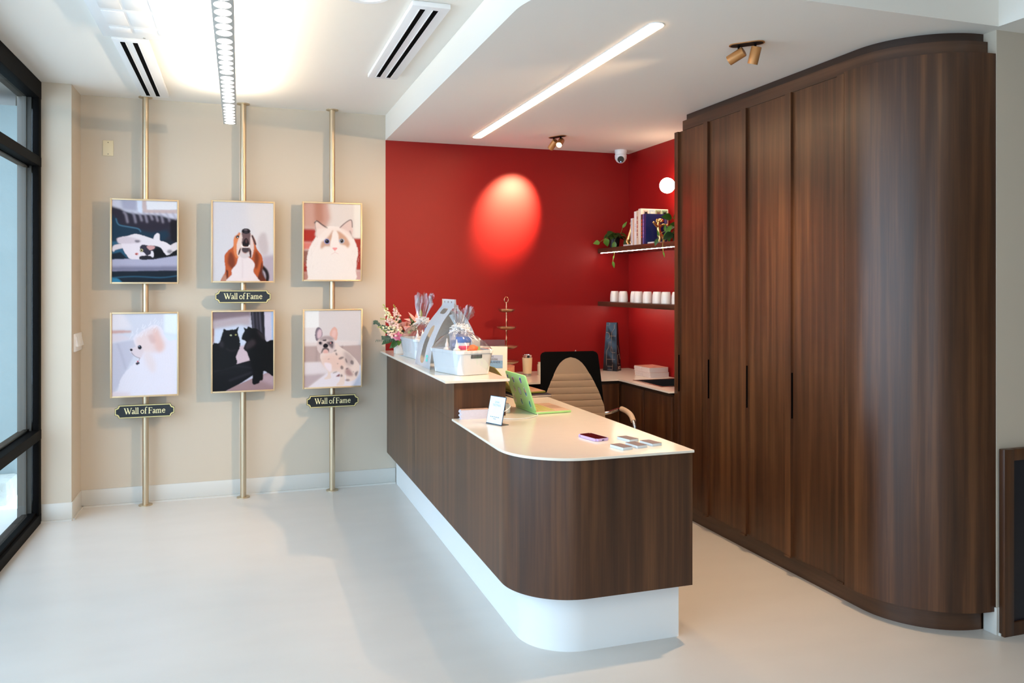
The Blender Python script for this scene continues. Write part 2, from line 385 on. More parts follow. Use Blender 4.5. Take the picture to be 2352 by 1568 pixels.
t = tag(MB((-0.0, 5.95, ZC)).lathe((0.0, 5.95, ZC), [(0, -0.007), (0.035, -0.006), (0.041, -0.0005)], 32).build('sprinkler_cover', M_CEIL), 'tiny flat white disc on the ceiling near the middle brass pole', 'sprinkler')
bpy.data.objects['sprinkler_cover'].location = (0.0, 5.95, ZC)

# twin spotlights
def twin_spot(cx, cy, rot, label, heads, lit):
    t = thing('twin_spotlight', label, 'spotlight', (cx, cy, ZS), rot, group='twin ceiling spotlights')
    R = Matrix.Rotation(-rot, 3, 'Z')
    b = MB(); b.prism(stadium(0.035, -0.085, 0.085, 12), -0.004, -0.0005); b.build('base_plate', M_ORANGEB, t)
    b = MB(); b.prism(stadium(0.029, -0.078, 0.078, 12), -0.0055, -0.0035); b.build('recess', mat('dark_bronze', srgb(38, 27, 16), 0.5), t)
    for (y, d, en, sz, bl_), l in zip(heads, lit):
        dw = Vector(d).normalized(); d = (R @ Vector(d)).normalized(); j = Vector((0, y, -0.048))
        b = MB(); b.cyl((0, y, -0.004), j, 0.006, seg=12); b.build('stem', M_BLACK, t)
        p0 = j - d * 0.028; p1 = j + d * 0.055
        b = MB(); Q = d.to_track_quat('Z', 'Y').to_matrix().to_4x4()
        b.lathe(p0, [(0, 0), (0.0225, 0), (0.0245, 0.003), (0.0245, 0.083), (0.021, 0.083), (0.021, 0.070), (0, 0.070)], 28, Q)
        h = b.build('spot_head', M_ORANGEB, t)
        b = MB(); b.cyl(p0 + d * 0.0705, p0 + d * 0.073, 0.0205); b.build('spot_lens', emis('spot_lens_on' if l else 'spot_lens', WARM, 60 if l else 8), h)
        lp = Matrix.Rotation(rot, 3, 'Z') @ (p0 + d * 0.088) + Vector((cx, cy, ZS))
        add_light('spot_bulb', 'SPOT', lp, en, WARM, aim=lp + dw, spot_size=math.radians(sz), spot_blend=bl_, shadow_soft_size=0.018)
twin_spot(2.325, 3.345, math.radians(43), 'copper twin spotlight on the lowered ceiling beside the tall cabinet', [(0.038, (-0.52, 0.74, -0.40), 250, 69, 0.8), (-0.040, (-0.05, 0.34, -0.94), 140, 95, 0.9)], (0, 0))
twin_spot(2.365, 5.91, math.radians(23), 'twin spotlight with one glaring lamp by the red wall', [(0.040, (-0.17, 0.55, -0.46), 480, 50, 1.0), (-0.036, (-0.50, -0.62, -0.55), 25, 70, 0.8)], (0, 1))

# security camera
t = thing('security_camera', 'white dome security camera with black eye on the ceiling in the red corner', 'security camera', (3.123, 6.33, ZS))
b = MB(); b.lathe((0, 0, 0), [(0, -0.0005), (0.052, -0.0005), (0.054, -0.012), (0.048, -0.04), (0.052, -0.045), (0.05, -0.075), (0.036, -0.1), (0.018, -0.112), (0, -0.115)], 36); b.build('housing', M_WPL, t)
d = Vector((-0.42, -0.86, -0.32)).normalized(); c = Vector((0, 0, -0.072))
b = MB(); b.cyl(c + d * 0.03, c + d * 0.0525, 0.031, 0.027, 32); e = b.build('lens', mat('camera_black', (0.006, 0.006, 0.007), 0.12), t)
b = MB(); b.cyl(c + d * 0.053 + Vector((0, 0, -0.019)), c + d * 0.054 + Vector((0, 0, -0.019)), 0.003, seg=12); b.build('status_light', emis('blue_led', (0.1, 0.3, 1), 8), t)

# ------------------------------------------------------------ wall of fame
POLES = [(-0.654, 'left, nearest the window'), (0.021, 'middle of the three'), (0.680, 'right, nearest the red wall')]
for x, w_ in POLES:
    t = thing('brass_pole', 'floor to ceiling brushed brass pole carrying two pet portraits, ' + w_, 'pole', (x, 6.425, 0), group='brass poles along the beige wall')
    b = MB(); b.cyl((0, 0, 0.004), (0, 0, ZC - 0.004), 0.0215, seg=32); b.build('pole', M_BRASS, t)
    for z0, z1 in ((0.0, 0.007), (ZC - 0.007, ZC)):
        b = MB(); b.cyl((0, 0, z0), (0, 0, z1), 0.047, seg=40); b.build('flange', M_BRASS, t)
b = MB((-0.91, 6.5, 2.595)); b.box(-0.946, -0.876, 6.494, 6.4995, 2.54, 2.652, 0.002)
t = thing('blank_plate', 'ivory blank cover plate high on the beige wall left of the first pole', 'wall plate', (-0.91, 6.5, 2.595)); b.build('plate', M_PLATE, t)
for z in (0.042, -0.042):
    b = MB(); b.cyl((0, -0.0072, z), (0, -0.005, z), 0.0035, seg=12); b.build('screw', mat('dark_screw', srgb(90, 84, 70), 0.5), t)
t = thing('light_switch', 'white light switch plate with a ribbed cover on the narrow return wall', 'light switch', (-1.085, 6.36, 1.205))
b = MB(); b.box(-0.005, 0.007, -0.125, 0.125, -0.065, 0.06, 0.003); b.build('plate', M_WPL, t)
for k in range(4):
    b = MB(); y = -0.10 + k * 0.054; b.prism([(0.006, -0.03), (0.022, -0.03), (0.008, 0.04), (0.006, 0.04)], y, y + 0.046, M=Matrix(((1, 0, 0, 0), (0, 0, 1, 0), (0, 1, 0, 0), (0, 0, 0, 1)))); b.build('rocker', M_WPL, t)

# ---- soft-edged painting of the portrait prints into a colour attribute
def spline(pts, n=8, closed=True):
    P = [np.array(p, float) for p in pts]; N = len(P); out = []
    for i in range(N if closed else N - 1):
        p0, p1, p2, p3 = (P[(i - 1) % N], P[i], P[(i + 1) % N], P[(i + 2) % N]) if closed else (P[max(i - 1, 0)], P[i], P[i + 1], P[min(i + 2, N - 1)])
        for k in range(n):
            t = k / n
            out.append(0.5 * (2 * p1 + (p2 - p0) * t + (2 * p0 - 5 * p1 + 4 * p2 - p3) * t * t + (3 * p1 - p0 - 3 * p2 + p3) * t ** 3))
    if not closed: out.append(P[-1])
    return np.array(out)
def blur(a, s):
    if s <= 0.25: return a
    r = int(3 * s) + 1; k = np.exp(-0.5 * (np.arange(-r, r + 1) / s) ** 2); k /= k.sum()
    a = np.pad(a, r, mode='edge'); a = np.apply_along_axis(lambda v: np.convolve(v, k, 'valid'), 0, a); return np.apply_along_axis(lambda v: np.convolve(v, k, 'valid'), 1, a)
def lin3(c): return np.array(srgb(*c)[:3])
class Print:
    def __init__(s, box, bgc, W=150, H=200):
        s.box = box; s.W, s.H = W, H; x0, x1, y0, y1 = box
        s.X, s.Y = np.meshgrid(np.linspace(x0, x1, W), np.linspace(y0, y1, H)); s.px = (x1 - x0) / W
        s.img = np.ones((H, W, 3)) * lin3(bgc); s.rng = np.random.RandomState(3)
        s.wx, s.wy = [blur(s.rng.randn(H, W), 1.1) for _ in range(2)]
    def mask(s, pts, bl=1.0, smooth=True, fur=0.0):
        P = spline(pts) if smooth else np.array(pts, float)
        X = s.X + s.wx * fur; Y = s.Y + s.wy * fur
        m = np.zeros(s.X.shape, bool); xj, yj = P[-1]
        for xi, yi in P:
            if yi != yj:
                m ^= ((yi > Y) != (yj > Y)) & (X < (xj - xi) * (Y - yi) / (yj - yi) + xi)
            xj, yj = xi, yi
        return blur(m.astype(float), max(bl / s.px, 0.4))
    def put(s, m, c, a=1.0):
        m = (m * a)[..., None]; s.img = s.img * (1 - m) + lin3(c) * m; return s
    def poly(s, pts, c, bl=4, a=1.0, smooth=True, fur=0.0): return s.put(s.mask(pts, bl, smooth, fur), c, a)
    def ell(s, cx, cy, rx, ry, c, bl=3, a=1.0, rot=0, fur=0.0):
        r = math.radians(rot); P = [(cx + rx * math.cos(t) * math.cos(r) - ry * math.sin(t) * math.sin(r), cy + rx * math.cos(t) * math.sin(r) + ry * math.sin(t) * math.cos(r)) for t in np.linspace(0, 2 * PI, 24, endpoint=False)]
        return s.poly(P, c, bl, a, False, fur)
    def line(s, pts, w, c, bl=2, a=1.0):
        P = spline(pts, 5, False); d = np.full(s.X.shape, 1e9)
        for p, q in zip(P, P[1:]):
            v = q - p; L = max(v @ v, 1e-9); t = np.clip(((s.X - p[0]) * v[0] + (s.Y - p[1]) * v[1]) / L, 0, 1)
            d = np.minimum(d, np.hypot(s.X - p[0] - t * v[0], s.Y - p[1] - t * v[1]))
        return s.put(blur(np.clip((w / 2 - d) / s.px + 0.5, 0, 1), max(bl / s.px, 0.2)), c, a)
    def hair(s, pts, n, L, ang, c, w=3, a=0.6, spread=0.4):
        for _ in range(n):
            k = s.rng.randint(len(pts)); p = np.array(pts[k]) + s.rng.randn(2) * spread * L; t = math.radians(ang + s.rng.randn() * 14)
            s.line([p, p + L * np.array([math.cos(t), math.sin(t)])], w, c, 1, a)
        return s
    def grain(s, a=0.015): s.img = np.clip(s.img * (1 + s.rng.randn(s.H, s.W, 1) * a), 0, 1); return s
    def mesh(s, w, h):
        W, H = s.W, s.H; xs = np.linspace(-w / 2, w / 2, W); zs = np.linspace(h / 2, -h / 2, H)
        X, Z = np.meshgrid(xs, zs); co = np.stack([X, np.zeros_like(X), Z], -1).reshape(-1, 3)
        i = np.arange(W * H).reshape(H, W); q = np.stack([i[:-1, :-1], i[1:, :-1], i[1:, 1:], i[:-1, 1:]], -1).reshape(-1, 4)
        me = bpy.data.meshes.new('print'); me.from_pydata(co.tolist(), [], q.tolist())
        at = me.color_attributes.new('Col', 'FLOAT_COLOR', 'POINT')
        c = np.ones((W * H, 4), np.float32); c[:, :3] = np.clip(s.img, 0, 1).reshape(-1, 3); c[:, :3] *= 0.88; at.data.foreach_set('color', c.ravel())
        return me
pm = mat('photo_print', (1, 1, 1), 0.45, spec=0.12, coat=0.04)
at_ = pm.node_tree.nodes.new('ShaderNodeVertexColor'); at_.layer_name = 'Col'
pm.node_tree.links.new(at_.outputs[0], pm.node_tree.nodes['Principled BSDF'].inputs['Base Color'])

def p_cat_sofa():
    p = Print((175, 1150, 118, 1355), (24, 34, 48))
    p.poly([(170, 100), (1160, 100), (1160, 420), (900, 330), (600, 330), (420, 300), (170, 250)], (196, 196, 212), 14, smooth=False)
    p.poly([(300, 100), (545, 100), (545, 280), (330, 260)], (160, 162, 184), 20, smooth=False)
    p.poly([(545, 100), (620, 100), (620, 300), (560, 300)], (205, 214, 232), 8, smooth=False)
    p.poly([(620, 100), (680, 100), (690, 255), (1000, 245), (1160, 240), (1160, 300), (630, 300)], (190, 172, 172), 8, smooth=False)
    p.poly([(685, 125), (1150, 125), (1150, 235), (1000, 245), (700, 250)], (222, 222, 228), 6, smooth=False)
    p.poly([(170, 215), (300, 250), (420, 330), (560, 330), (760, 330), (900, 380), (1160, 380), (1160, 700), (170, 700)], (38, 34, 48), 14, smooth=False)
    for x in (350, 470, 560, 640, 720, 800, 880, 980, 1080): p.line([(x, 300), (x + 30, 340), (x + 55, 400 + (x * 7) % 60)], 26, (150, 146, 166), 12, 0.75)
    p.poly([(170, 330), (240, 400), (300, 500), (420, 520), (600, 560), (760, 600), (1000, 560), (1040, 640), (900, 760), (170, 800)], (22, 46, 66), 16, smooth=False)
    p.line([(235, 400), (275, 490), (420, 520), (560, 545), (600, 590)], 14, (70, 120, 150), 6, 0.8)
    p.poly([(1040, 420), (1160, 400), (1160, 760), (1060, 720)], (20, 16, 24), 12, smooth=False)
    p.poly([(170, 740), (300, 740), (360, 900), (420, 1010), (170, 1010)], (38, 84, 112), 12, smooth=False)
    p.poly([(170, 930), (300, 900), (420, 1010), (170, 1010)], (16, 26, 40), 8, smooth=False)
    p.poly([(760, 900), (860, 820), (960, 900), (1160, 820), (1160, 960), (760, 990)], (8, 8, 14), 8, smooth=False)
    p.poly([(170, 1015), (400, 1005), (840, 1000), (1160, 945), (1160, 1170), (700, 1180), (170, 1190)], (166, 166, 190), 6, smooth=False)
    p.poly([(170, 1120), (1160, 1110), (1160, 1180), (170, 1200)], (112, 112, 136), 18, smooth=False)
    p.poly([(170, 1195), (1160, 1175), (1160, 1365), (170, 1365)], (18, 28, 40), 8, smooth=False)
    p.line([(170, 1290), (500, 1270), (900, 1285), (1160, 1255)], 16, (44, 90, 118), 6, 0.8)
    p.poly([(170, 1290), (260, 1300), (330, 1360), (170, 1365)], (50, 120, 155), 8, smooth=False)
    w = (222, 214, 220)
    p.poly([(255, 720), (300, 680), (400, 660), (520, 625), (640, 650), (760, 690), (860, 720), (960, 740), (1060, 800), (1090, 880), (990, 940), (900, 830), (800, 800), (700, 800), (560, 840), (330, 790)], w, 4, fur=5)
    p.poly([(790, 690), (830, 615), (880, 620), (885, 700), (900, 760), (820, 760)], w, 4)
    p.poly([(1050, 800), (1120, 750), (1155, 750), (1155, 840), (1060, 890)], (214, 204, 208), 4)
    p.poly([(175, 860), (210, 800), (330, 780), (360, 830), (230, 870), (200, 900)], (216, 204, 210), 5)
    p.poly([(330, 770), (560, 740), (700, 790), (780, 880), (790, 960), (700, 1000), (560, 1010), (440, 1000), (380, 930), (340, 860)], (224, 214, 222), 4, fur=4)
    p.poly([(250, 720), (270, 690), (420, 670), (600, 720), (560, 760), (300, 775)], (205, 192, 202), 8)
    p.poly([(600, 800), (680, 790), (760, 830), (790, 880), (740, 930), (690, 950), (640, 900), (590, 890)], (44, 42, 56), 4, fur=6)
    p.poly([(690, 810), (760, 800), (815, 815), (790, 850), (730, 865)], (196, 150, 150), 4)
    p.poly([(590, 965), (680, 950), (760, 960), (835, 985), (820, 1005), (600, 1012)], (30, 28, 38), 4)
    p.poly([(755, 885), (785, 890), (790, 970), (760, 965)], (220, 214, 222), 4)
    p.ell(613, 873, 22, 24, (176, 170, 130), 2); p.ell(612, 873, 10, 15, (10, 10, 12), 2)
    p.ell(540, 928, 26, 18, (206, 120, 118), 4); p.ell(533, 930, 8, 12, (70, 20, 28), 2)
    p.ell(550, 735, 40, 20, (70, 66, 80), 8, 0.8); p.ell(1035, 885, 40, 30, (60, 56, 70), 10, 0.7)
    return p.grain()
def p_hound():
    p = Print((112, 1038, 145, 1348), (206, 205, 212))
    p.poly([(600, 140), (1050, 140), (1050, 900), (760, 800)], (214, 210, 212), 60, smooth=False)
    p.poly([(830, 640), (880, 600), (930, 640), (960, 900), (860, 940), (800, 760)], (190, 180, 184), 18)
    p.poly([(860, 960), (1050, 940), (1050, 1360), (860, 1360)], (176, 164, 176), 24, smooth=False)
    p.line([(870, 1130), (930, 1200), (950, 1290), (930, 1360)], 56, (26, 18, 20), 8)
    rb, db, lo = (176, 84, 42), (92, 38, 22), (208, 124, 76)
    p.poly([(420, 820), (500, 700), (700, 700), (790, 860), (860, 960), (880, 1100), (860, 1220), (920, 1350), (780, 1360), (700, 1200), (500, 1180), (380, 1350), (235, 1355), (300, 1200), (288, 980), (340, 890)], rb, 4)
    p.poly([(430, 700), (480, 640), (520, 605), (560, 700), (540, 900), (480, 1000), (430, 900)], lo, 6)
    p.poly([(700, 640), (760, 720), (770, 800), (740, 900), (700, 1000), (680, 800)], (186, 100, 60), 6)
    p.poly([(380, 900), (430, 960), (450, 1080), (420, 1170), (340, 1080), (350, 960)], db, 14, 0.8)
    p.poly([(770, 880), (820, 980), (800, 1120), (760, 1160), (740, 1000)], db, 14, 0.8)
    p.poly([(790, 1360), (830, 1180), (865, 1040), (880, 1200), (920, 1355)], (70, 28, 20), 8, 0.9)
    p.poly([(315, 1180), (345, 1200), (340, 1300), (310, 1340), (322, 1250)], (60, 24, 20), 8)
    p.poly([(240, 1355), (290, 1240), (330, 1340), (320, 1360)], (176, 124, 104), 8)
    p.poly([(500, 990), (560, 950), (680, 1000), (750, 1090), (730, 1200), (800, 1310), (800, 1365), (330, 1365), (400, 1250), (400, 1180), (470, 1090)], (226, 214, 216), 5)
    p.line([(560, 1010), (565, 1150), (560, 1300)], 14, (206, 186, 190), 10, 0.6)
    p.poly([(535, 620), (565, 600), (590, 760), (560, 860), (520, 980), (480, 940), (475, 800), (510, 680)], (222, 202, 194), 5)
    p.poly([(670, 620), (700, 640), (730, 760), (735, 860), (700, 990), (670, 900), (660, 760)], (216, 196, 192), 5)
    p.poly([(555, 590), (680, 600), (680, 700), (670, 800), (560, 790), (560, 680)], (98, 76, 78), 6)
    p.ell(617, 582, 68, 42, (44, 38, 44), 3); p.ell(576, 590, 16, 18, (10, 8, 10), 3); p.ell(655, 590, 16, 18, (10, 8, 10), 3); p.ell(612, 562, 26, 8, (120, 110, 118), 4, 0.6)
    p.poly([(610, 690), (650, 720), (665, 790), (650, 815), (570, 810), (565, 760)], (20, 12, 14), 4)
    p.ell(622, 735, 16, 30, (90, 56, 56), 6, 0.8)
    p.line([(548, 800), (565, 825), (610, 832), (655, 825), (668, 800)], 18, (232, 226, 222), 2)
    p.poly([(560, 840), (660, 840), (665, 890), (640, 915), (580, 912), (555, 885)], (66, 56, 60), 6)
    p.poly([(540, 870), (560, 900), (610, 925), (660, 900), (680, 960), (600, 1000), (530, 970)], (206, 196, 198), 8)
    p.poly([(510, 880), (540, 830), (530, 900), (505, 950), (497, 930)], (60, 26, 32), 4)
    p.poly([(670, 840), (695, 880), (700, 960), (680, 990), (668, 900)], (56, 26, 30), 4)
    p.ell(488, 672, 26, 22, (40, 34, 40), 4, rot=-40); p.ell(488, 680, 9, 7, (210, 214, 220), 2)
    p.line([(712, 655), (735, 710), (762, 780)], 26, (52, 44, 50), 5)
    return p.grain(0.012)
def p_ragdoll():
    p = Print((120, 1062, 178, 1445), (216, 208, 204))
    p.poly([(110, 170), (520, 170), (560, 420), (480, 620), (110, 600)], (190, 150, 138), 30, smooth=False)
    p.poly([(290, 170), (430, 170), (440, 480), (300, 520)], (172, 122, 106), 26, smooth=False)
    p.poly([(950, 170), (1075, 170), (1075, 740), (960, 740)], (226, 222, 216), 14, smooth=False)
    p.poly([(110, 600), (480, 610), (480, 830), (110, 830)], (156, 44, 36), 16, smooth=False)
    p.poly([(110, 820), (330, 830), (300, 940), (110, 950)], (206, 120, 112), 16, smooth=False)
    p.poly([(110, 960), (260, 960), (260, 1180), (110, 1180)], (134, 92, 84), 14, smooth=False)
    p.poly([(110, 1160), (260, 1160), (260, 1330), (110, 1330)], (150, 50, 42), 14, smooth=False)
    p.poly([(110, 1320), (260, 1320), (260, 1460), (110, 1460)], (176, 128, 118), 14, smooth=False)
    p.poly([(900, 750), (1075, 750), (1075, 1280), (900, 1280)], (158, 52, 42), 12, smooth=False)
    p.poly([(900, 1290), (1075, 1290), (1075, 1460), (900, 1460)], (196, 158, 154), 14, smooth=False)
    w = (232, 224, 220)
    p.poly([(300, 760), (200, 950), (165, 1180), (190, 1400), (210, 1470), (920, 1470), (985, 1280), (1000, 1120), (1020, 960), (970, 800), (900, 650), (700, 560), (450, 580)], w, 6, fur=9)
    p.poly([(300, 490), (330, 468), (400, 520), (500, 580), (450, 640), (360, 720), (320, 700)], (222, 200, 192), 4)
    p.line([(300, 500), (335, 470), (420, 530), (505, 585)], 24, (70, 56, 58), 5, 0.85); p.line([(302, 500), (315, 600), (340, 740)], 12, (90, 74, 76), 5, 0.7)
    p.poly([(710, 575), (800, 490), (880, 438), (922, 470), (925, 560), (930, 640), (900, 720), (800, 660)], (214, 190, 184), 4)
    p.line([(715, 575), (800, 495), (880, 442), (915, 455), (924, 560)], 16, (80, 64, 66), 5, 0.85); p.line([(885, 630), (905, 690), (935, 740)], 24, (110, 90, 88), 8, 0.7)
    p.poly([(340, 620), (420, 590), (640, 570), (760, 590), (900, 680), (880, 760), (350, 740)], (230, 218, 212), 12, 0.8)
    p.poly([(470, 780), (540, 700), (600, 620), (610, 700), (570, 800), (560, 880), (470, 890), (400, 930), (410, 820)], (186, 140, 114), 12, 0.85)
    p.poly([(690, 700), (660, 630), (730, 650), (830, 740), (880, 840), (850, 910), (800, 870), (700, 830)], (190, 142, 112), 12, 0.85)
    p.poly([(600, 640), (660, 640), (690, 760), (700, 880), (560, 890), (580, 740)], (232, 224, 220), 8)
    p.ell(500, 806, 47, 47, (140, 140, 190), 3); p.ell(502, 806, 32, 34, (14, 12, 20), 3); p.ell(498, 796, 6, 6, (200, 200, 210), 2)
    p.ell(746, 795, 47, 43, (170, 174, 190), 3); p.ell(748, 795, 28, 33, (40, 36, 38), 4); p.ell(742, 782, 7, 6, (190, 190, 200), 2)
    p.poly([(590, 912), (672, 912), (640, 955), (622, 955)], (228, 150, 150), 4); p.line([(628, 955), (630, 985), (575, 1020)], 6, (212, 170, 168), 4, 0.8); p.line([(630, 985), (690, 1010)], 6, (212, 170, 168), 4, 0.8)
    p.hair([(300, 800), (250, 950), (230, 1150), (980, 950), (960, 1150)], 60, 50, 100, (214, 202, 198), 3, 0.5, 1.0)
    return p.grain(0.012)
def p_pomeranian():
    p = Print((155, 1003, 110, 1172), (206, 208, 222))
    p.poly([(150, 100), (300, 100), (420, 300), (150, 320)], (224, 218, 226), 26, smooth=False)
    p.poly([(150, 320), (400, 325), (400, 350), (150, 365)], (196, 150, 142), 10, 0.9, False)
    p.poly([(150, 370), (280, 380), (420, 440), (150, 480)], (216, 206, 216), 16, smooth=False)
    p.poly([(150, 490), (430, 450), (480, 560), (350, 820), (260, 1000), (150, 1180)], (190, 190, 208), 10, smooth=False)
    p.line([(230, 500), (280, 640), (330, 820)], 20, (170, 168, 188), 12, 0.7)
    p.poly([(830, 100), (1010, 100), (1010, 400), (830, 360)], (226, 234, 244), 16, smooth=False)
    p.poly([(820, 360), (1010, 400), (1010, 520), (800, 500)], (214, 224, 238), 20, smooth=False)
    w = (224, 220, 232)
    p.poly([(440, 470), (430, 420), (520, 350), (600, 300), (700, 255), (790, 290), (840, 400), (900, 470), (1020, 520), (1020, 1190), (150, 1190), (230, 1090), (250, 1000), (300, 900), (360, 830), (470, 720), (500, 690), (440, 640), (390, 600), (400, 560), (460, 540)], w, 5, fur=9)
    p.poly([(460, 440), (600, 330), (700, 290), (780, 400), (840, 500), (800, 600), (640, 620), (520, 600), (470, 520)], (226, 202, 200), 26, 0.8)
    p.poly([(690, 320), (740, 290), (790, 420), (830, 560), (760, 620), (700, 500)], (222, 178, 168), 22, 0.7)
    p.poly([(620, 400), (680, 380), (720, 470), (670, 500), (640, 460)], (206, 166, 162), 14, 0.6)
    p.poly([(560, 640), (640, 620), (720, 760), (700, 880), (620, 820)], (224, 206, 206), 24, 0.7)
    for q in range(26):
        x = 560 + q * 17; p.line([(x, 560 + (q * 37) % 90), (x + 20, 760), (x + 6 - q, 960)], 6, ((236, 232, 240) if q % 2 else (208, 200, 214)), 9, 0.28)
    for q in range(18): p.line([(330 + q * 16, 860 + q * 8), (280 + q * 14, 980 + q * 8), (250 + q * 14, 1100)], 6, ((236, 234, 242) if q % 2 else (204, 200, 216)), 9, 0.3)
    p.hair([(560, 330), (640, 290), (720, 260), (460, 400)], 34, 55, -60, (236, 234, 242), 4, 0.7, 0.6)
    p.poly([(395, 560), (440, 545), (520, 520), (560, 600), (520, 690), (460, 660), (405, 620)], (216, 200, 206), 8, 0.8)
    p.ell(403, 576, 17, 17, (36, 30, 40), 3); p.ell(512, 546, 25, 29, (30, 30, 42), 3, rot=-10); p.ell(506, 532, 10, 7, (130, 140, 160), 2)
    p.line([(405, 610), (450, 660), (512, 686)], 6, (120, 110, 126), 3); p.line([(512, 686), (500, 725)], 6, (110, 100, 116), 3)
    p.poly([(458, 755), (490, 735), (512, 750), (480, 775)], (50, 46, 60), 4); p.ell(486, 728, 12, 8, (180, 40, 70), 3)
    p.poly([(150, 1110), (380, 1130), (400, 1190), (150, 1190)], (214, 198, 206), 20, 0.7, False)
    return p.grain(0.01)
def p_black_cats():
    p = Print((106, 922, 385, 1450), (184, 186, 206))
    p.poly([(100, 380), (620, 380), (620, 460), (360, 480), (100, 540)], (124, 108, 116), 16, smooth=False)
    p.poly([(100, 500), (600, 440), (610, 560), (100, 620)], (176, 164, 172), 18, smooth=False)
    p.poly([(120, 620), (480, 560), (620, 620), (560, 860), (100, 860)], (196, 206, 226), 20, smooth=False)
    p.poly([(100, 600), (125, 600), (120, 800), (100, 800)], (150, 100, 80), 10, smooth=False)
    p.poly([(400, 860), (640, 820), (640, 1060), (400, 1110)], (200, 180, 190), 10, smooth=False)
    p.poly([(610, 380), (800, 380), (812, 760), (660, 700), (630, 600)], (40, 38, 48), 5, smooth=False)
    for x, c in ((640, (86, 84, 100)), (690, (66, 64, 78)), (735, (84, 82, 98)), (770, (16, 14, 20))): p.line([(x, 380), (x + 10, 540), (x + 30, 760)], 16, c, 5, 0.8)
    p.poly([(802, 380), (930, 380), (930, 810), (812, 780)], (196, 190, 208), 5, smooth=False)
    p.poly([(890, 380), (930, 380), (930, 810), (900, 800)], (166, 186, 220), 8, smooth=False)
    p.poly([(100, 820), (230, 800), (420, 1090), (620, 1040), (660, 1240), (420, 1390), (260, 1460), (100, 1460)], (12, 12, 17), 4, smooth=False)
    p.line([(130, 1180), (400, 1120), (620, 1150)], 20, (32, 30, 38), 8, 0.6); p.line([(330, 1310), (480, 1260), (620, 1210)], 30, (40, 38, 48), 10, 0.6)
    p.poly([(260, 1460), (420, 1380), (640, 1290), (930, 1190), (930, 1460)], (150, 124, 128), 4, smooth=False)
    p.poly([(700, 1300), (930, 1200), (930, 1400)], (178, 154, 164), 24, 0.8, False)
    k = (8, 8, 11)
    p.poly([(245, 640), (255, 612), (298, 628), (400, 618), (452, 590), (440, 660), (462, 740), (470, 860), (420, 980), (410, 1100), (120, 1150), (106, 830), (190, 800), (215, 730)], k, 4, fur=6)
    p.poly([(520, 595), (560, 612), (582, 580), (620, 600), (700, 620), (780, 690), (830, 790), (930, 800), (930, 1240), (860, 1230), (790, 1200), (780, 1310), (740, 1330), (725, 1360), (640, 1365), (640, 1200), (600, 1040), (560, 930), (520, 880), (550, 790), (500, 760), (492, 730), (510, 680), (530, 640)], k, 4, fur=6)
    p.ell(348, 700, 14, 11, (168, 178, 150), 3); p.ell(413, 694, 12, 10, (160, 158, 100), 3)
    p.poly([(560, 820), (640, 760), (680, 820), (600, 880), (540, 890)], (52, 44, 50), 14, 0.8); p.poly([(700, 640), (790, 700), (820, 780), (760, 740)], (48, 40, 46), 12, 0.7)
    p.poly([(200, 780), (240, 780), (250, 860), (200, 840)], (44, 40, 48), 12, 0.8); p.line([(290, 880), (350, 910), (420, 900)], 20, (34, 28, 34), 8, 0.7)
    return p.grain(0.02)
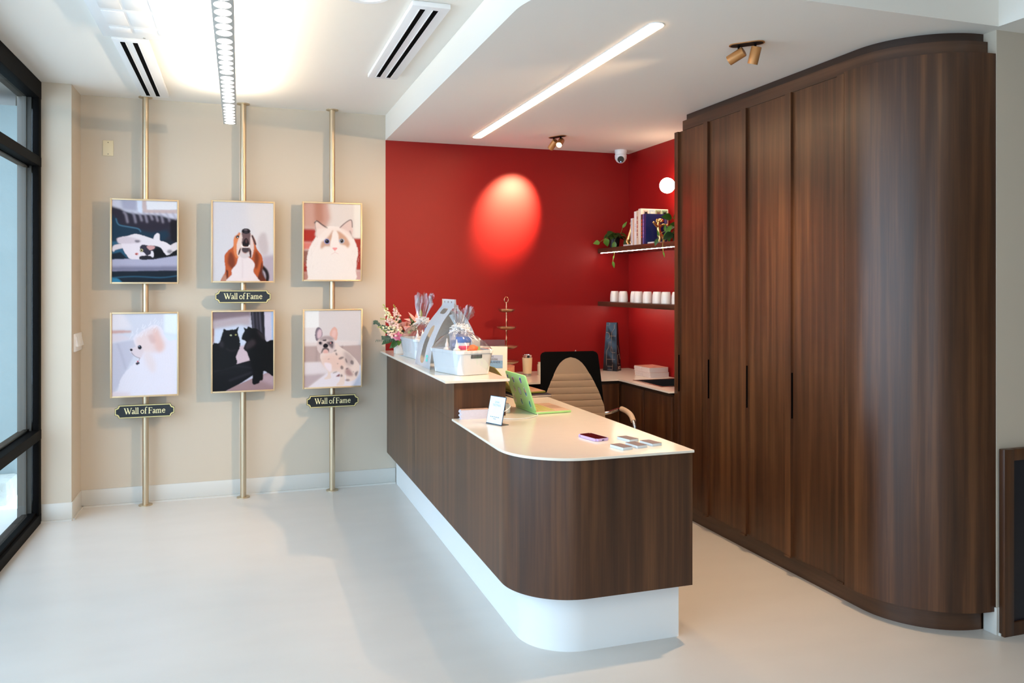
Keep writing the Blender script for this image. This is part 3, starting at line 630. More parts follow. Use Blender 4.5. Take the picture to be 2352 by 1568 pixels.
def p_bulldog():
    p = Print((117, 940, 80, 1195), (214, 208, 210))
    p.poly([(110, 70), (330, 70), (330, 330), (110, 330)], (228, 230, 232), 5, smooth=False)
    p.poly([(330, 70), (950, 70), (950, 540), (330, 500)], (208, 202, 204), 8, smooth=False)
    p.poly([(110, 330), (300, 330), (340, 560), (110, 560)], (220, 216, 218), 10, smooth=False)
    p.poly([(110, 570), (560, 580), (640, 600), (950, 580), (950, 900), (110, 850)], (178, 158, 156), 8, smooth=False)
    p.poly([(110, 545), (950, 545), (950, 590), (110, 590)], (216, 206, 206), 10, smooth=False)
    p.line([(300, 600), (290, 830)], 20, (150, 130, 128), 12, 0.6); p.line([(670, 600), (660, 650)], 16, (130, 108, 108), 8, 0.6)
    p.poly([(110, 830), (360, 830), (480, 990), (170, 1200), (110, 1200)], (216, 210, 216), 10, smooth=False)
    p.poly([(110, 1010), (440, 1000), (170, 1200), (110, 1200)], (180, 166, 172), 16, smooth=False)
    p.poly([(170, 1200), (450, 995), (560, 1000), (950, 900), (950, 1200)], (220, 216, 226), 6, smooth=False)
    p.poly([(860, 900), (950, 880), (950, 1200), (800, 1200)], (196, 198, 214), 20, 0.7, False)
    w, pk, gy = (222, 206, 200), (214, 170, 158), (112, 98, 104)
    p.poly([(360, 700), (560, 560), (640, 620), (760, 700), (860, 800), (920, 900), (910, 1000), (880, 1070), (820, 1120), (730, 1120), (710, 1020), (690, 1170), (580, 1180), (630, 1100), (620, 980), (500, 990), (500, 1070), (400, 1080), (450, 1030), (450, 960), (370, 840)], w, 4)
    p.poly([(380, 760), (600, 720), (720, 880), (600, 960), (420, 900)], (222, 188, 176), 30, 0.7); p.poly([(400, 850), (500, 860), (510, 960), (460, 960)], (228, 218, 226), 8)
    p.poly([(690, 680), (830, 770), (800, 900), (720, 870)], (150, 132, 134), 22, 0.6); p.poly([(850, 1010), (900, 980), (870, 1060)], gy, 8, 0.9); p.poly([(710, 960), (760, 930), (830, 1040), (760, 1050), (715, 1020)], (150, 110, 112), 14, 0.8)
    for x, y, rx, ry in ((660, 920, 22, 30), (580, 720, 12, 22), (650, 780, 40, 18), (560, 670, 26, 12), (810, 850, 24, 34), (655, 1040, 18, 20), (735, 940, 20, 10), (725, 820, 10, 40), (830, 990, 8, 8), (470, 790, 18, 5), (600, 860, 10, 6), (560, 988, 34, 6)): p.ell(x, y, rx, ry, (84, 74, 80), 6, 0.75, rot=-20)
    p.poly([(575, 1050), (625, 1012), (625, 1050)], (130, 84, 90), 5); p.ell(745, 1108, 34, 16, (110, 90, 96), 6, 0.7)
    p.poly([(272, 420), (285, 350), (320, 320), (362, 350), (380, 430), (340, 500), (295, 520), (275, 470)], (120, 108, 120), 4); p.ell(335, 420, 34, 70, (206, 180, 190), 8, rot=8)
    p.poly([(482, 430), (510, 350), (555, 320), (592, 360), (597, 460), (575, 520), (520, 480)], pk, 4); p.ell(545, 420, 30, 60, (222, 184, 180), 10, rot=8)
    p.poly([(300, 540), (330, 490), (400, 452), (480, 452), (540, 490), (562, 560), (560, 640), (520, 700), (480, 705), (400, 690), (350, 705), (310, 660), (298, 600)], (206, 190, 190), 4)
    p.poly([(330, 490), (400, 455), (490, 455), (545, 500), (500, 520), (430, 500), (360, 520)], (140, 126, 130), 12, 0.7); p.poly([(380, 510), (430, 500), (435, 520), (395, 525)], (60, 52, 58), 5)
    p.poly([(440, 540), (520, 530), (540, 570), (525, 640), (480, 600), (450, 570)], (84, 72, 78), 10, 0.9); p.poly([(330, 540), (380, 540), (370, 580), (335, 575)], (90, 78, 84), 8, 0.8)
    p.ell(346, 550, 20, 20, (40, 36, 46), 4); p.ell(514, 550, 18, 18, (48, 44, 60), 4); p.ell(498, 556, 7, 10, (206, 130, 130), 3)
    p.ell(424, 594, 38, 34, (22, 20, 26), 4); p.poly([(385, 630), (430, 620), (470, 640), (470, 690), (440, 650), (400, 655), (370, 700), (360, 690)], (54, 46, 52), 6, 0.9)
    p.poly([(395, 660), (425, 650), (455, 665), (460, 700), (390, 700)], (216, 170, 164), 6)
    return p.grain(0.012)

FW, FH = 0.455, 0.612
def portrait(x, zc, pr, label):
    t = thing('picture_frame', label, 'framed photo', (x, 6.385, zc), group='pet portraits on the brass poles')
    b = MB(); w, h, fr = FW / 2, FH / 2, 0.0118
    for a in ((-w, -w + fr, -h, h), (w - fr, w, -h, h), (-w + fr, w - fr, -h, -h + fr), (-w + fr, w - fr, h - fr, h)):
        b.box(a[0], a[1], -0.012, 0.012, a[2], a[3], 0.0012)
    b.box(-w + 0.004, w - 0.004, 0.006, 0.0115, -h + 0.004, h - 0.004)
    b.build('frame', M_FRAME, t)
    me = pr.mesh(FW - 2 * fr, FH - 2 * fr); me.materials.append(pm)
    o = bpy.data.objects.new('print', me); COL.objects.link(o); o.parent = t; o.location = (0, -0.0045, 0)
    b = MB(); b.box(-0.012, 0.012, 0.0115, 0.0182, -0.06, 0.06); b.build('clamp', M_BRASS, t)
portrait(-0.654, 1.917, p_cat_sofa(), 'framed photo of a black and white cat lying on a dark sofa')
portrait(0.021, 1.926, p_hound(), 'framed photo of a brown and white hound howling upward')
portrait(0.677, 1.937, p_ragdoll(), 'framed photo of a fluffy white cat staring with wide eyes')
portrait(-0.654, 1.100, p_pomeranian(), 'framed photo of a cream pomeranian in profile')
portrait(0.021, 1.1065, p_black_cats(), 'framed photo of a black cat facing its reflection')
portrait(0.680, 1.1095, p_bulldog(), 'framed photo of a seated spotted french bulldog puppy')

# ---- engraved name plates
def serif_text():
    """outline strokes of 'Wall of Fame' in a roman face; units of cap height 1"""
    S = []
    def st(x0, y0, x1, y1, w): S.append(([(x0, y0), (x1, y1)], w))
    def cu(pts, w): S.append(([tuple(p) for p in spline(pts, 5, False)], w))
    def se(x, y, w=0.2): S.append(([(x - w / 2, y), (x + w / 2, y)], 0.055))
    x = 0
    st(x+.08, .98, x+.36, .03, .15); st(x+.36, .03, x+.60, .92, .07); st(x+.50, .98, x+.80, .03, .15); st(x+.80, .03, x+1.08, .98, .07)
    se(x+.08, .98, .26); se(x+.50, .98, .24); se(x+1.08, .98, .22); x += 1.12
    def a(x): st(x+.42, .42, x+.42, .06, .12); cu([(x+.10, .50), (x+.20, .62), (x+.36, .60), (x+.42, .44)], .085); cu([(x+.42, .36), (x+.20, .30), (x+.08, .16), (x+.18, .03), (x+.36, .10)], .10); se(x+.48, .03, .12)
    def l(x): st(x+.14, .0, x+.14, 1.04, .12); se(x+.14, .03, .26); se(x+.10, 1.03, .12)
    def o(x): cu([(x+.30, .62), (x+.12, .52), (x+.08, .32), (x+.14, .12), (x+.30, .03), (x+.48, .12), (x+.54, .32), (x+.48, .52), (x+.30, .62)], .10)
    def f(x): st(x+.18, .0, x+.18, .80, .12); cu([(x+.18, .80), (x+.24, 1.0), (x+.36, 1.06), (x+.46, .98)], .09); se(x+.18, .03, .28); se(x+.22, .60, .30)
    def m(x):
        for k in (0, .30, .60): st(x+.14+k, .0, x+.14+k, .56, .115); se(x+.14+k, .03, .23)
        cu([(x+.14, .50), (x+.30, .62), (x+.42, .58), (x+.44, .46)], .08); cu([(x+.44, .50), (x+.60, .62), (x+.72, .58), (x+.74, .46)], .08); se(x+.08, .60, .12)
    def e(x): cu([(x+.10, .36), (x+.30, .38), (x+.48, .38), (x+.44, .56), (x+.28, .62), (x+.12, .50), (x+.08, .30), (x+.16, .10), (x+.32, .03), (x+.48, .12)], .095)
    a(x); x += .54; l(x); x += .29; l(x); x += .29 + .22; o(x); x += .60; f(x); x += .42 + .16
    st(x+.18, .0, x+.18, .98, .14); se(x+.18, .03, .34); st(x+.06, .96, x+.62, .96, .06); st(x+.62, .97, x+.62, .80, .05); st(x+.18, .52, x+.50, .52, .06); st(x+.50, .62, x+.50, .42, .05); x += .66
    a(x); x += .54; m(x); x += .92; e(x); x += .54
    return S, x
TXT, TXW = serif_text()
def plaque_outline(w, h, c):
    P = []
    for sx, sy, a in ((1, 1, 270), (-1, 1, 0), (-1, -1, 90), (1, -1, 180)):
        cx, cy = sx * w / 2, sy * h / 2; a0 = {(1, 1): 270, (-1, 1): 360, (-1, -1): 90, (1, -1): 180}[(sx, sy)]
        P += arc(cx, cy, c, a0, a0 - 90, 7)
    return P
V = Matrix(((1, 0, 0, 0), (0, 0, -1, 0), (0, 1, 0, 0), (0, 0, 0, 1)))   # xy drawing -> xz plane facing -y
M_GOLD = mat('pale_gold_enamel', srgb(214, 200, 138), 0.4, metal=0.2)
M_CREAM = mat('cream_lettering', srgb(240, 230, 178), 0.5)
def plaque(x, z, label):
    t = thing('name_plate', label, 'sign', (x, 6.39, z), group='black name plates on the brass poles')
    b = MB(); b.prism(plaque_outline(0.396, 0.096, 0.024), 0, 0.010, V); b.build('backing', mat('black_enamel', srgb(10, 14, 16), 0.3), t)
    b = MB(); o_, i_ = plaque_outline(0.392, 0.092, 0.024), plaque_outline(0.380, 0.080, 0.024)
    for k in range(len(o_)):
        c = (k + 1) % len(o_); b.face([(o_[k][0], -0.0108, o_[k][1]), (o_[c][0], -0.0108, o_[c][1]), (i_[c][0], -0.0108, i_[c][1]), (i_[k][0], -0.0108, i_[k][1])])
    b.build('border', M_GOLD, t)
    s = 0.272 / TXW; b = MB(); h = 0
    for pts, w in TXT:
        for (xa, ya), (xb, yb) in zip(pts, pts[1:]):
            d = Vector((xb - xa, yb - ya)); d.normalize(); n = Vector((-d.y, d.x)) * w / 2; d *= w * 0.12; h += 1; y = -0.0112 - (h % 5) * 0.00004
            q = [(xa - d.x + n.x, ya - d.y + n.y), (xb + d.x + n.x, yb + d.y + n.y), (xb + d.x - n.x, yb + d.y - n.y), (xa - d.x - n.x, ya - d.y - n.y)]
            b.face([((u - TXW / 2) * s, y, (v - 0.42) * s) for u, v in q])
    b.build('lettering', M_CREAM, t, smooth=False)
    b = MB(); b.box(-0.012, 0.012, 0.0, 0.0132, -0.03, 0.03); b.build('clamp', M_BRASS, t)
plaque(-0.654, 0.692, 'black Wall of Fame name plate under the pomeranian photo')
plaque(0.021, 1.515, 'black Wall of Fame name plate between the hound and black cat photos')
plaque(0.680, 0.703, 'black Wall of Fame name plate under the bulldog photo')

# ------------------------------------------------------------ reception desk
def desk_path(x, y, r, xr, yback): return [(x, yback)] + arc(x + r, y + r, r, 180, 270, 24) + [(xr, y)]
t = thing('reception_desk', 'long walnut reception desk with a rounded front corner on a white plinth', 'reception desk', (1.5, 4.8, 0))
O = (1.5, 4.8, 0)
b = MB(O); b.ribbon(desk_path(1.12, 3.18, 0.30, 1.925, 6.492)[::-1], 0.255, 0.8515, 0.02); b.box(1.905, 1.925, 3.20, 3.30, 0.255, 0.8515); b.build('front_panel', WOOD, t)
b = MB(O); b.ribbon(desk_path(1.195, 3.25, 0.245, 1.895, 6.49)[::-1], 0.0, 0.262, 0.018); b.build('plinth', M_WHITE, t)
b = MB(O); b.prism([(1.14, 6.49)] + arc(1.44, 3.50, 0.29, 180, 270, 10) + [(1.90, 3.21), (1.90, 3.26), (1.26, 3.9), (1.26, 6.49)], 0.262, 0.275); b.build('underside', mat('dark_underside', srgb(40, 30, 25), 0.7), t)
b = MB(O); b.box(1.12, 1.14, 4.335, 6.492, 0.852, 1.060); b.box(1.14, 1.42, 4.335, 4.355, 0.865, 1.060); b.box(1.40, 1.42, 4.355, 6.45, 0.865, 1.06); b.build('raised_front', WOOD, t)
b = MB(O); b.box(1.86, 1.88, 4.6, 4.62, 0.0, 0.8515); b.box(1.2, 1.88, 4.62, 4.64, 0.0, 0.8515); b.build('support_panel', M_DARK, t)
t = tag(MB((1.5, 4.6, 0.852)).prism([(1.106, 4.33), (1.106, 3.164 + 0.315)] + arc(1.106 + 0.315, 3.164 + 0.315, 0.315, 180, 270, 24) + [(1.925, 3.164), (1.925, 5.73), (1.145, 5.73), (1.145, 4.33)], 0.852, 0.864, bev=0.0015).build('desk_worktop', M_TOP), 'cream quartz worktop of the low part of the reception desk', 'worktop')
t.location = (1.5, 4.6, 0.852)
t = tag(MB((1.25, 5.4, 1.06)).prism([(1.066, 4.315), (1.438, 4.315), (1.438, 6.494), (1.066, 6.494)], 1.060, 1.0745, bev=0.0015).build('transaction_top', M_TOP), 'raised cream counter top holding the flowers and gift baskets', 'worktop')
t.location = (1.25, 5.4, 1.06)

# ------------------------------------------------------------ back counter
b = MB((2.8, 6.1, 0.852))
b.box(1.145, 2.81, 5.735, 6.495, 0.852, 0.864); b.box(2.81, 3.28, 5.62, 6.495, 0.852, 0.864); b.box(2.81, 3.28, 4.95, 5.19, 0.852, 0.864)
b.box(2.81, 2.893, 5.19, 5.62, 0.852, 0.864); b.box(3.24, 3.28, 5.19, 5.62, 0.852, 0.864)
t = tag(b.build('back_worktop', M_TOP), 'cream L shaped worktop along the red walls', 'worktop'); t.location = (2.8, 6.1, 0.852)
t = thing('base_cabinet', 'dark walnut base cabinets under the back counter in the red alcove', 'cabinet', (3.0, 5.6, 0))
O = (3.0, 5.6, 0)
b = MB(O); b.box(2.36, 3.28, 5.79, 6.49, 0.09, 0.835); b.box(2.87, 3.28, 4.96, 5.79, 0.09, 0.45); b.box(2.86, 2.88, 4.96, 5.79, 0.45, 0.835); b.build('carcass', WOODH, t)
b = MB(O); b.box(2.42, 3.26, 5.84, 6.48, 0, 0.09); b.box(2.90, 3.26, 4.97, 5.84, 0, 0.09); b.build('plinth', mat('dark_plinth', srgb(24, 16, 11), 0.6), t)
for y0, y1 in ((4.965, 5.365), (5.375, 5.765)):
    b = MB(O); b.box(2.838, 2.858, y0, y1, 0.10, 0.825, 0.001); b.build('door', WOOD, t)
for x0, x1 in ((2.36, 2.832),):
    b = MB(O); b.box(x0, x1, 5.768, 5.788, 0.10, 0.825, 0.001); b.build('door', WOOD, t)
t = thing('sink', 'dark rectangular inset sink in the back worktop beside the cabinet', 'sink', (3.066, 5.405, 0.864))
b = MB()
x0, x1, y0, y1 = -0.173, 0.174, -0.215, 0.215
for a in ((x0 - 0.012, x0 + 0.008, y0 - 0.012, y1 + 0.012), (x1 - 0.008, x1 + 0.012, y0 - 0.012, y1 + 0.012), (x0 + 0.008, x1 - 0.008, y0 - 0.012, y0 + 0.008), (x0 + 0.008, x1 - 0.008, y1 - 0.008, y1 + 0.012)):
    b.box(*a, 0.0003, 0.0035, 0.001)
b.build('rim', mat('reflection_tinted_rim', srgb(170, 128, 110), 0.25, metal=0.8), t)  # pink-brown reflection on the rim is put into its base colour
b = MB()
for a in ((x0 + 0.002, x0 + 0.008, y0 + 0.002, y1 - 0.002), (x1 - 0.008, x1 - 0.002, y0 + 0.002, y1 - 0.002), (x0 + 0.008, x1 - 0.008, y0 + 0.002, y0 + 0.008), (x0 + 0.008, x1 - 0.008, y1 - 0.008, y1 - 0.002)):
    b.box(*a, -0.18, 0.0)
b.box(x0 + 0.002, x1 - 0.002, y0 + 0.002, y1 - 0.002, -0.186, -0.18); b.build('basin', mat('dark_sink', srgb(70, 74, 76), 0.3, metal=0.6), t)

# ------------------------------------------------------------ tall cabinet
t = thing('tall_cabinet', 'floor to ceiling walnut cabinet wall with four doors and a curved end', 'cabinet', (3.05, 3.9, 0))
O = (3.05, 3.9, 0)
def tc(x, y, r, xr, yfar, t_=0.02): return [(x, yfar)] + arc(x + r, y + r, r, 180, 270, 28) + [(xr, y)]
b = MB(O); b.prism([(2.892, 4.905), (2.892, 3.30), (3.28, 3.30), (3.28, 4.905)], 0.10, 2.662); b.build('carcass', WOOD, t)
b = MB(O); b.prism(tc(2.912, 2.868, 0.37, 3.272, 4.90) + [(3.28, 2.868), (3.28, 4.90)], 0.0, 0.118); b.build('toe_kick', WOODH, t)
b = MB(O); b.prism(tc(2.880, 2.845, 0.40, 3.283, 4.885) + [(3.283, 4.885)], 2.662, 2.727); b.build('crown', WOODH, t)
b = MB(O); b.prism(tc(2.900, 2.868, 0.38, 3.283, 4.865) + [(3.283, 4.865)], 2.727, ZS - 0.0008); b.build('crown', wood('walnut_laminate_top', srgb(40, 26, 19), srgb(54, 36, 27), srgb(66, 46, 35), horiz=True), t)
b = MB(O); b.ribbon(([(2.85, 3.285)] + tc(2.85, 2.803, 0.43, 3.284, 3.285)[1:])[::-1], 0.105, 2.662, 0.02); b.build('curved_end_panel', WOOD, t)
ED = [4.944, 4.528, 4.112, 3.697, 3.2865]
for k in range(4):
    yf, yn = ED[k], ED[k + 1]
    # lip at the near edge stands proud and hides the finger pull; the far lip belongs to the first door
    b = MB(O)
    lip = [(2.850, yn + 0.0005), (2.850, yn + 0.05), (2.8665, yn + 0.052), (2.8665, yf - (0.045 if k == 0 else 0.0)), (2.89, yf - (0.045 if k == 0 else 0.0)), (2.89, yn + 0.0005)]
    b.prism(lip, 0.118, 2.655); dr = b.build('door', WOOD, t)
    b = MB(O); b.box(2.845, 2.862, yn + 0.001, yn + 0.048, 0.109, 0.1175)
    b.build('door_lip', WOOD, dr)
b = MB(O); b.prism([(2.850, 4.899), (2.850, 4.944), (2.892, 4.944), (2.892, 4.899)], 0.105, 2.655); b.build('end_stile', WOOD, t)
for y in ED[:4]:
    yy = y - (0.0455 if y > 4.9 else 0)
    b = MB(O); b.box(2.8535, 2.8635, yy - 0.0012, yy + 0.004, 0.872, 1.122); b.build('finger_pull', M_DARK, t)

# framed dark board on the right
t = thing('framed_board', 'walnut framed dark blue board standing against the wall right of the cabinet', 'board', (3.8, 2.78, 0))
O = (3.8, 2.78, 0)
b = MB(O)
b.box(3.290, 3.348, 2.763, 2.791, 0, 0.852, 0.001); b.box(4.30, 4.354, 2.763, 2.791, 0, 0.852, 0.001)
b.box(3.348, 4.30, 2.763, 2.791, 0, 0.062, 0.001); b.box(3.348, 4.30, 2.763, 2.791, 0.800, 0.852, 0.001); b.build('frame', WOOD, t)
b = MB(O); b.box(3.348, 4.30, 2.774, 2.789, 0.062, 0.80); b.build('panel', mat('midnight_panel', srgb(16, 16, 28), 0.35), t)

# ------------------------------------------------------------ shelves
def shelf(zt, zb, label, led):
    t = thing('wall_shelf', label, 'shelf', (3.13, 5.75, zb), group='walnut shelves in the red alcove')
    b = MB((3.13, 5.75, zb)); b.box(2.983, 3.284, 4.96, 6.498, zb, zt, 0.001); b.build('board', WOODH, t)
    b = MB((3.13, 5.75, zb)); b.box(*((2.984, 2.989) if led else (3.10, 3.105)), 4.97, 6.44, zb - 0.004, zb + 0.0)
    b.build('led_strip', emis('shelf_led', (1.0, 0.80, 0.66), 70), t)
shelf(1.922, 1.882, 'upper walnut shelf with books and plants and a glowing light strip', 1)
shelf(1.457, 1.420, 'lower walnut shelf holding a row of white cups', 0)
sc1 = thing('globe_sconce', 'round glowing white globe wall lamp with brass mount', 'wall lamp', (3.285, 5.60, 2.38))
b = MB(); b.ball((-0.12, 0, 0), 0.0605, seg=36); b.build('globe', emis('opal_globe', (1.0, 0.76, 0.54), 30), sc1)
b = MB(); b.cyl((-0.075, 0, 0), (-0.02, 0, 0), 0.012); b.cyl((-0.022, 0, 0), (0, 0, 0), 0.055, seg=36); b.build('mount', mat('brass', srgb(212, 160, 80), 0.25, metal=1), sc1)

# cups
cup = thing('cup', 'upturned white ceramic cup in the row on the lower shelf', 'cup', (3.10, 6.40, 1.457), group='white cups on the lower shelf')
b = MB(); b.lathe((0, 0, 0), [(0.0375, 0.0), (0.0405, 0.002), (0.0405, 0.03), (0.0385, 0.065), (0.034, 0.088), (0.030, 0.0925), (0.028, 0.0915), (0, 0.0915)], 32); b.build('cup_body', mat('white_glaze', srgb(244, 236, 226), 0.12), cup)
WHICH = ['leftmost', 'second from left', 'third from left', 'fourth from left', 'fifth from left', 'sixth from left', 'seventh from left', 'rightmost']
cup['label'] = 'upturned white ceramic cup on the lower shelf, leftmost of the row'
for k, (y, dx) in enumerate([(6.235, 0), (6.115, 0.05), (5.955, 0), (5.80, 0.0), (5.64, 0), (5.50, 0), (5.375, 0.02)]):
    dup(cup, (3.10 + dx, y, 1.457), label='upturned white ceramic cup on the lower shelf, ' + WHICH[k + 1] + ' of the row')

# books on the upper shelf: spines towards -x
def book(y, th, dep, h, col, label, spine=None, x0=3.015, cover=None):
    t = thing('book', label, 'book', (x0, y, 1.922), group='books on the upper shelf')
    cm = mat('cover_' + '_'.join(str(c) for c in col), srgb(*col), 0.4)
    b = MB(); b.box(0, dep, 0, 0.003, 0, h, 0.0006); b.box(0, dep, th - 0.003, th, 0, h, 0.0006); b.box(0, 0.003, 0.003, th - 0.003, 0, h, 0.0006); b.build('cover', cm, t)
    b = MB(); b.box(0.003, dep - 0.004, 0.0031, th - 0.0031, 0.003, h - 0.003); b.build('pages', mat('paper', srgb(238, 230, 214), 0.8), t)
    if spine:
        txt, c = spine; M = Matrix.Translation((-0.0004, th / 2, h * 0.52)) @ Matrix(((0, 0, -1, 0), (0, -1, 0, 0), (-1, 0, 0, 0), (0, 0, 0, 1)))
        if txt == '|': ink_line(h * 0.62, th * 0.36, mat('ink_' + '_'.join(str(q) for q in c), srgb(*c), 0.5), 'spine_print', t, M, int(th * 1e4)); return t
        if not txt: return t
        text_mesh(txt, min(th * 0.62, 0.016), mat('ink_' + '_'.join(str(q) for q in c), srgb(*c), 0.5), 'spine_lettering', t, M, 0.0001)
    return t
y = 5.93
book(y - .036, .036, .17, .222, (236, 228, 222), 'small white book at the left end of the row on the shelf', ('VETERINARY HANDBOOK', (40, 30, 60))); y -= .037
book(y - .022, .022, .17, .218, (222, 176, 140), 'small peach coloured book beside the small white book', ('', (0, 0, 0))); y -= .023
book(y - .040, .040, .19, .272, (238, 232, 228), 'tall white book lettered THE CAT on its spine', ('THE CAT', (60, 60, 140))); y -= .041
book(y - .032, .032, .19, .276, (224, 196, 164), 'tall tan book with red marks between white and cream books', ('|', (150, 40, 40))); y -= .033
dog = book(y - .042, .042, .245, .288, (232, 222, 204), 'largest cream book with a grid of dog photos on its cover', None); yd = y - .042; y -= .043
book(y - .028, .028, .20, .240, (88, 44, 34), 'brown book with orange lettering beside the purple book', ('|', (220, 90, 40))); y -= .029
book(y - .028, .028, .20, .240, (86, 86, 150), 'purple blue book with pale lettering beside the navy book', ('|', (170, 130, 190))); y -= .029
book(y - .030, .030, .165, .240, (16, 30, 84), 'navy blue book behind the gold dog figurine', None, x0=3.012); ynavy = y - .030
# dog pictures on the big cover
cols = [((206, 190, 176), (36, 30, 30)), ((170, 186, 196), (222, 216, 204)), ((126, 140, 110), (96, 66, 56)), ((120, 150, 120), (24, 24, 26)), ((60, 44, 40), (150, 96, 56)), ((40, 40, 40), (90, 60, 50)), ((110, 120, 90), (200, 170, 120)), ((70, 60, 50), (140, 100, 60)), ((96, 80, 60), (40, 34, 30)), ((150, 150, 130), (90, 70, 60)), ((80, 90, 60), (190, 150, 90)), ((50, 60, 50), (110, 70, 50))]
for r in range(5):
    for c in range(4):
        bgc, fg = cols[(r * 4 + c) % len(cols)]; x0 = 0.018 + c * 0.056; z1 = 0.279 - r * 0.055
        b = MB(); b.box(x0, x0 + 0.052, -0.0009, -0.0001, z1 - 0.050, z1); q = b.build('picture', mat('tile_%d_%d_%d' % bgc, srgb(*bgc), 0.4), dog)
        b = MB(); cx, cz = x0 + 0.027, z1 - 0.030
        b.lathe((cx, -0.0014, cz), [(0, 0), (0.014, 0)], 20, Matrix.Rotation(PI / 2, 4, 'X')); b.face([(cx - 0.014, -0.0015, cz + 0.004), (cx - 0.010, -0.0015, cz + 0.023), (cx - 0.002, -0.0015, cz + 0.010)]); b.face([(cx + 0.014, -0.0015, cz + 0.004), (cx + 0.010, -0.0015, cz + 0.023), (cx + 0.002, -0.0015, cz + 0.010)])
        b.face([(cx - 0.018, -0.0013, z1 - 0.050), (cx + 0.018, -0.0013, z1 - 0.050), (cx + 0.010, -0.0013, cz), (cx - 0.010, -0.0013, cz)])
        b.build('animal', mat('tile_%d_%d_%d' % fg, srgb(*fg), 0.5), q)

# gold dog book ends
M_GOLDF = mat('polished_gold', srgb(232, 192, 124), 0.34, metal=1)
M_MARB = mat('white_marble', srgb(226, 222, 218), 0.3, noise=((20, 20, 20), 0.06))
t = thing('dog_bookend', 'gold dog figurine bookend with spread paws in front of the navy book', 'bookend', (3.10, ynavy - 0.052, 1.922), group='gold dog bookends')
b = MB(); b.box(-0.075, 0.11, -0.045, 0.05, 0.0, 0.016, 0.002); b.build('base', M_MARB, t)
def skin(segs, name, parent):
    b = MB()
    for path, r in segs: b.tube([p for p in spline(path, 4, False)], [r[0] + (r[1] - r[0]) * k / (len(path) * 4 - 4) for k in range(len(path) * 4 - 3)], 12)
    return b
b = skin([([(0.004, 0, 0.06), (0.0, 0.002, 0.10), (-0.006, 0.004, 0.15), (-0.002, 0.0, 0.178)], (0.019, 0.013)),
          ([(-0.006, 0.002, 0.135), (-0.026, -0.004, 0.142), (-0.052, -0.01, 0.165)], (0.012, 0.008)), ([(0.006, 0.002, 0.135), (0.030, -0.004, 0.150), (0.062, -0.01, 0.148)], (0.012, 0.007)),
          ([(-0.004, 0, 0.07), (0.002, -0.012, 0.05), (-0.004, -0.004, 0.017)], (0.015, 0.008)), ([(0.012, 0, 0.07), (0.032, -0.010, 0.05), (0.034, -0.004, 0.017)], (0.016, 0.008)),
          ([(0.018, 0.002, 0.07), (0.03, 0.01, 0.088), (0.027, 0.012, 0.098)], (0.005, 0.004))], 'x', t)
b.ball((0.004, -0.004, 0.185), 0.021, 1.1, 1.0, 0.75); b.ball((0.004, -0.026, 0.176), 0.011, 1, 1.3, 0.8); b.ball((-0.02, 0, 0.180), 0.012, 0.7, 0.5, 1.3); b.ball((0.03, 0, 0.182), 0.012, 0.9, 0.5, 1.1)
b.ball((-0.054, -0.01, 0.167), 0.009); b.ball((0.064, -0.01, 0.148), 0.009)
b.build('dog', M_GOLDF, t)
t = thing('dog_bookend', 'gold dog figurine bookend leaning at the left end of the books', 'bookend', (3.09, 6.005, 1.922), group='gold dog bookends')
b = MB(); b.box(-0.08, 0.09, -0.035, 0.05, 0.0, 0.014, 0.002); b.build('base', M_MARB, t)
b = skin([([(-0.04, 0.03, 0.06), (-0.035, 0.015, 0.10), (-0.03, -0.005, 0.15), (-0.03, -0.008, 0.17)], (0.019, 0.014)), ([(-0.045, 0.03, 0.065), (-0.05, 0.04, 0.04), (-0.045, 0.02, 0.016)], (0.015, 0.007)), ([(-0.03, 0.03, 0.06), (-0.02, 0.035, 0.04), (-0.02, 0.02, 0.016)], (0.015, 0.007)), ([(-0.03, 0.0, 0.14), (-0.035, -0.02, 0.15), (-0.035, -0.032, 0.165)], (0.01, 0.007))], 'x', t)
b.ball((-0.03, -0.004, 0.187), 0.018, 1, 1.1, 0.9); b.ball((-0.03, -0.022, 0.182), 0.009); b.build('dog', M_GOLDF, t)

# trailing house plants
M_LEAF = [mat('leaf_%d' % k, srgb(*c), 0.38, spec=0.5) for k, c in enumerate([(48, 88, 24), (34, 66, 20), (84, 126, 40), (24, 52, 22)])]
M_VINE = mat('vine', srgb(120, 130, 50), 0.5)
def house_plant(loc, label, seed, vines, crown, pot=True):
    rnd = random.Random(seed)
    t = thing('potted_plant', label, 'plant', loc, group='trailing plants on the upper shelf')
    b = MB(); b.lathe((0, 0, 0), [(0, 0), (0.040, 0), (0.052, 0.085), (0.054, 0.09), (0.049, 0.09), (0.045, 0.08), (0, 0.08)], 28); b.build('pot', mat('black_pot', (0.008, 0.008, 0.008), 0.4), t)
    for path, leaves in vines:
        P = [Vector(p) for p in spline(path, 6, False)]
        b = MB(); b.tube(P, 0.0017, 6); v = b.build('vine', M_VINE, t)
        for (k, d, L, W, m) in leaves:
            p = P[int(k * (len(P) - 1))]; b = MB(); b.leaf(p, d, (-0.35, -0.9, 0.35), L, W, 0.15); b.build('leaf', M_LEAF[m], v)
    for k in range(crown):
        a = rnd.uniform(0, 2 * PI); e = rnd.uniform(0.1, 1.1); d = Vector((math.cos(a) * math.cos(e), math.sin(a) * math.cos(e), math.sin(e)))
        base = Vector((0, 0, 0.085)); tip = base + d * rnd.uniform(0.03, 0.085)
        if tip.y > 0.07: tip.y = 0.07
        b = MB(); b.tube([base, (base + tip) / 2 + Vector((0, 0, 0.01)), tip], 0.0015, 5)
        dd = Vector((d.x, min(d.y, 0.3), -0.25)); b.leaf(tip, dd, (0, -0.4, 1), rnd.uniform(0.05, 0.075), rnd.uniform(0.04, 0.055), 0.3)
        b.build('leaf', M_LEAF[rnd.choice((0, 1, 1, 3))], t)
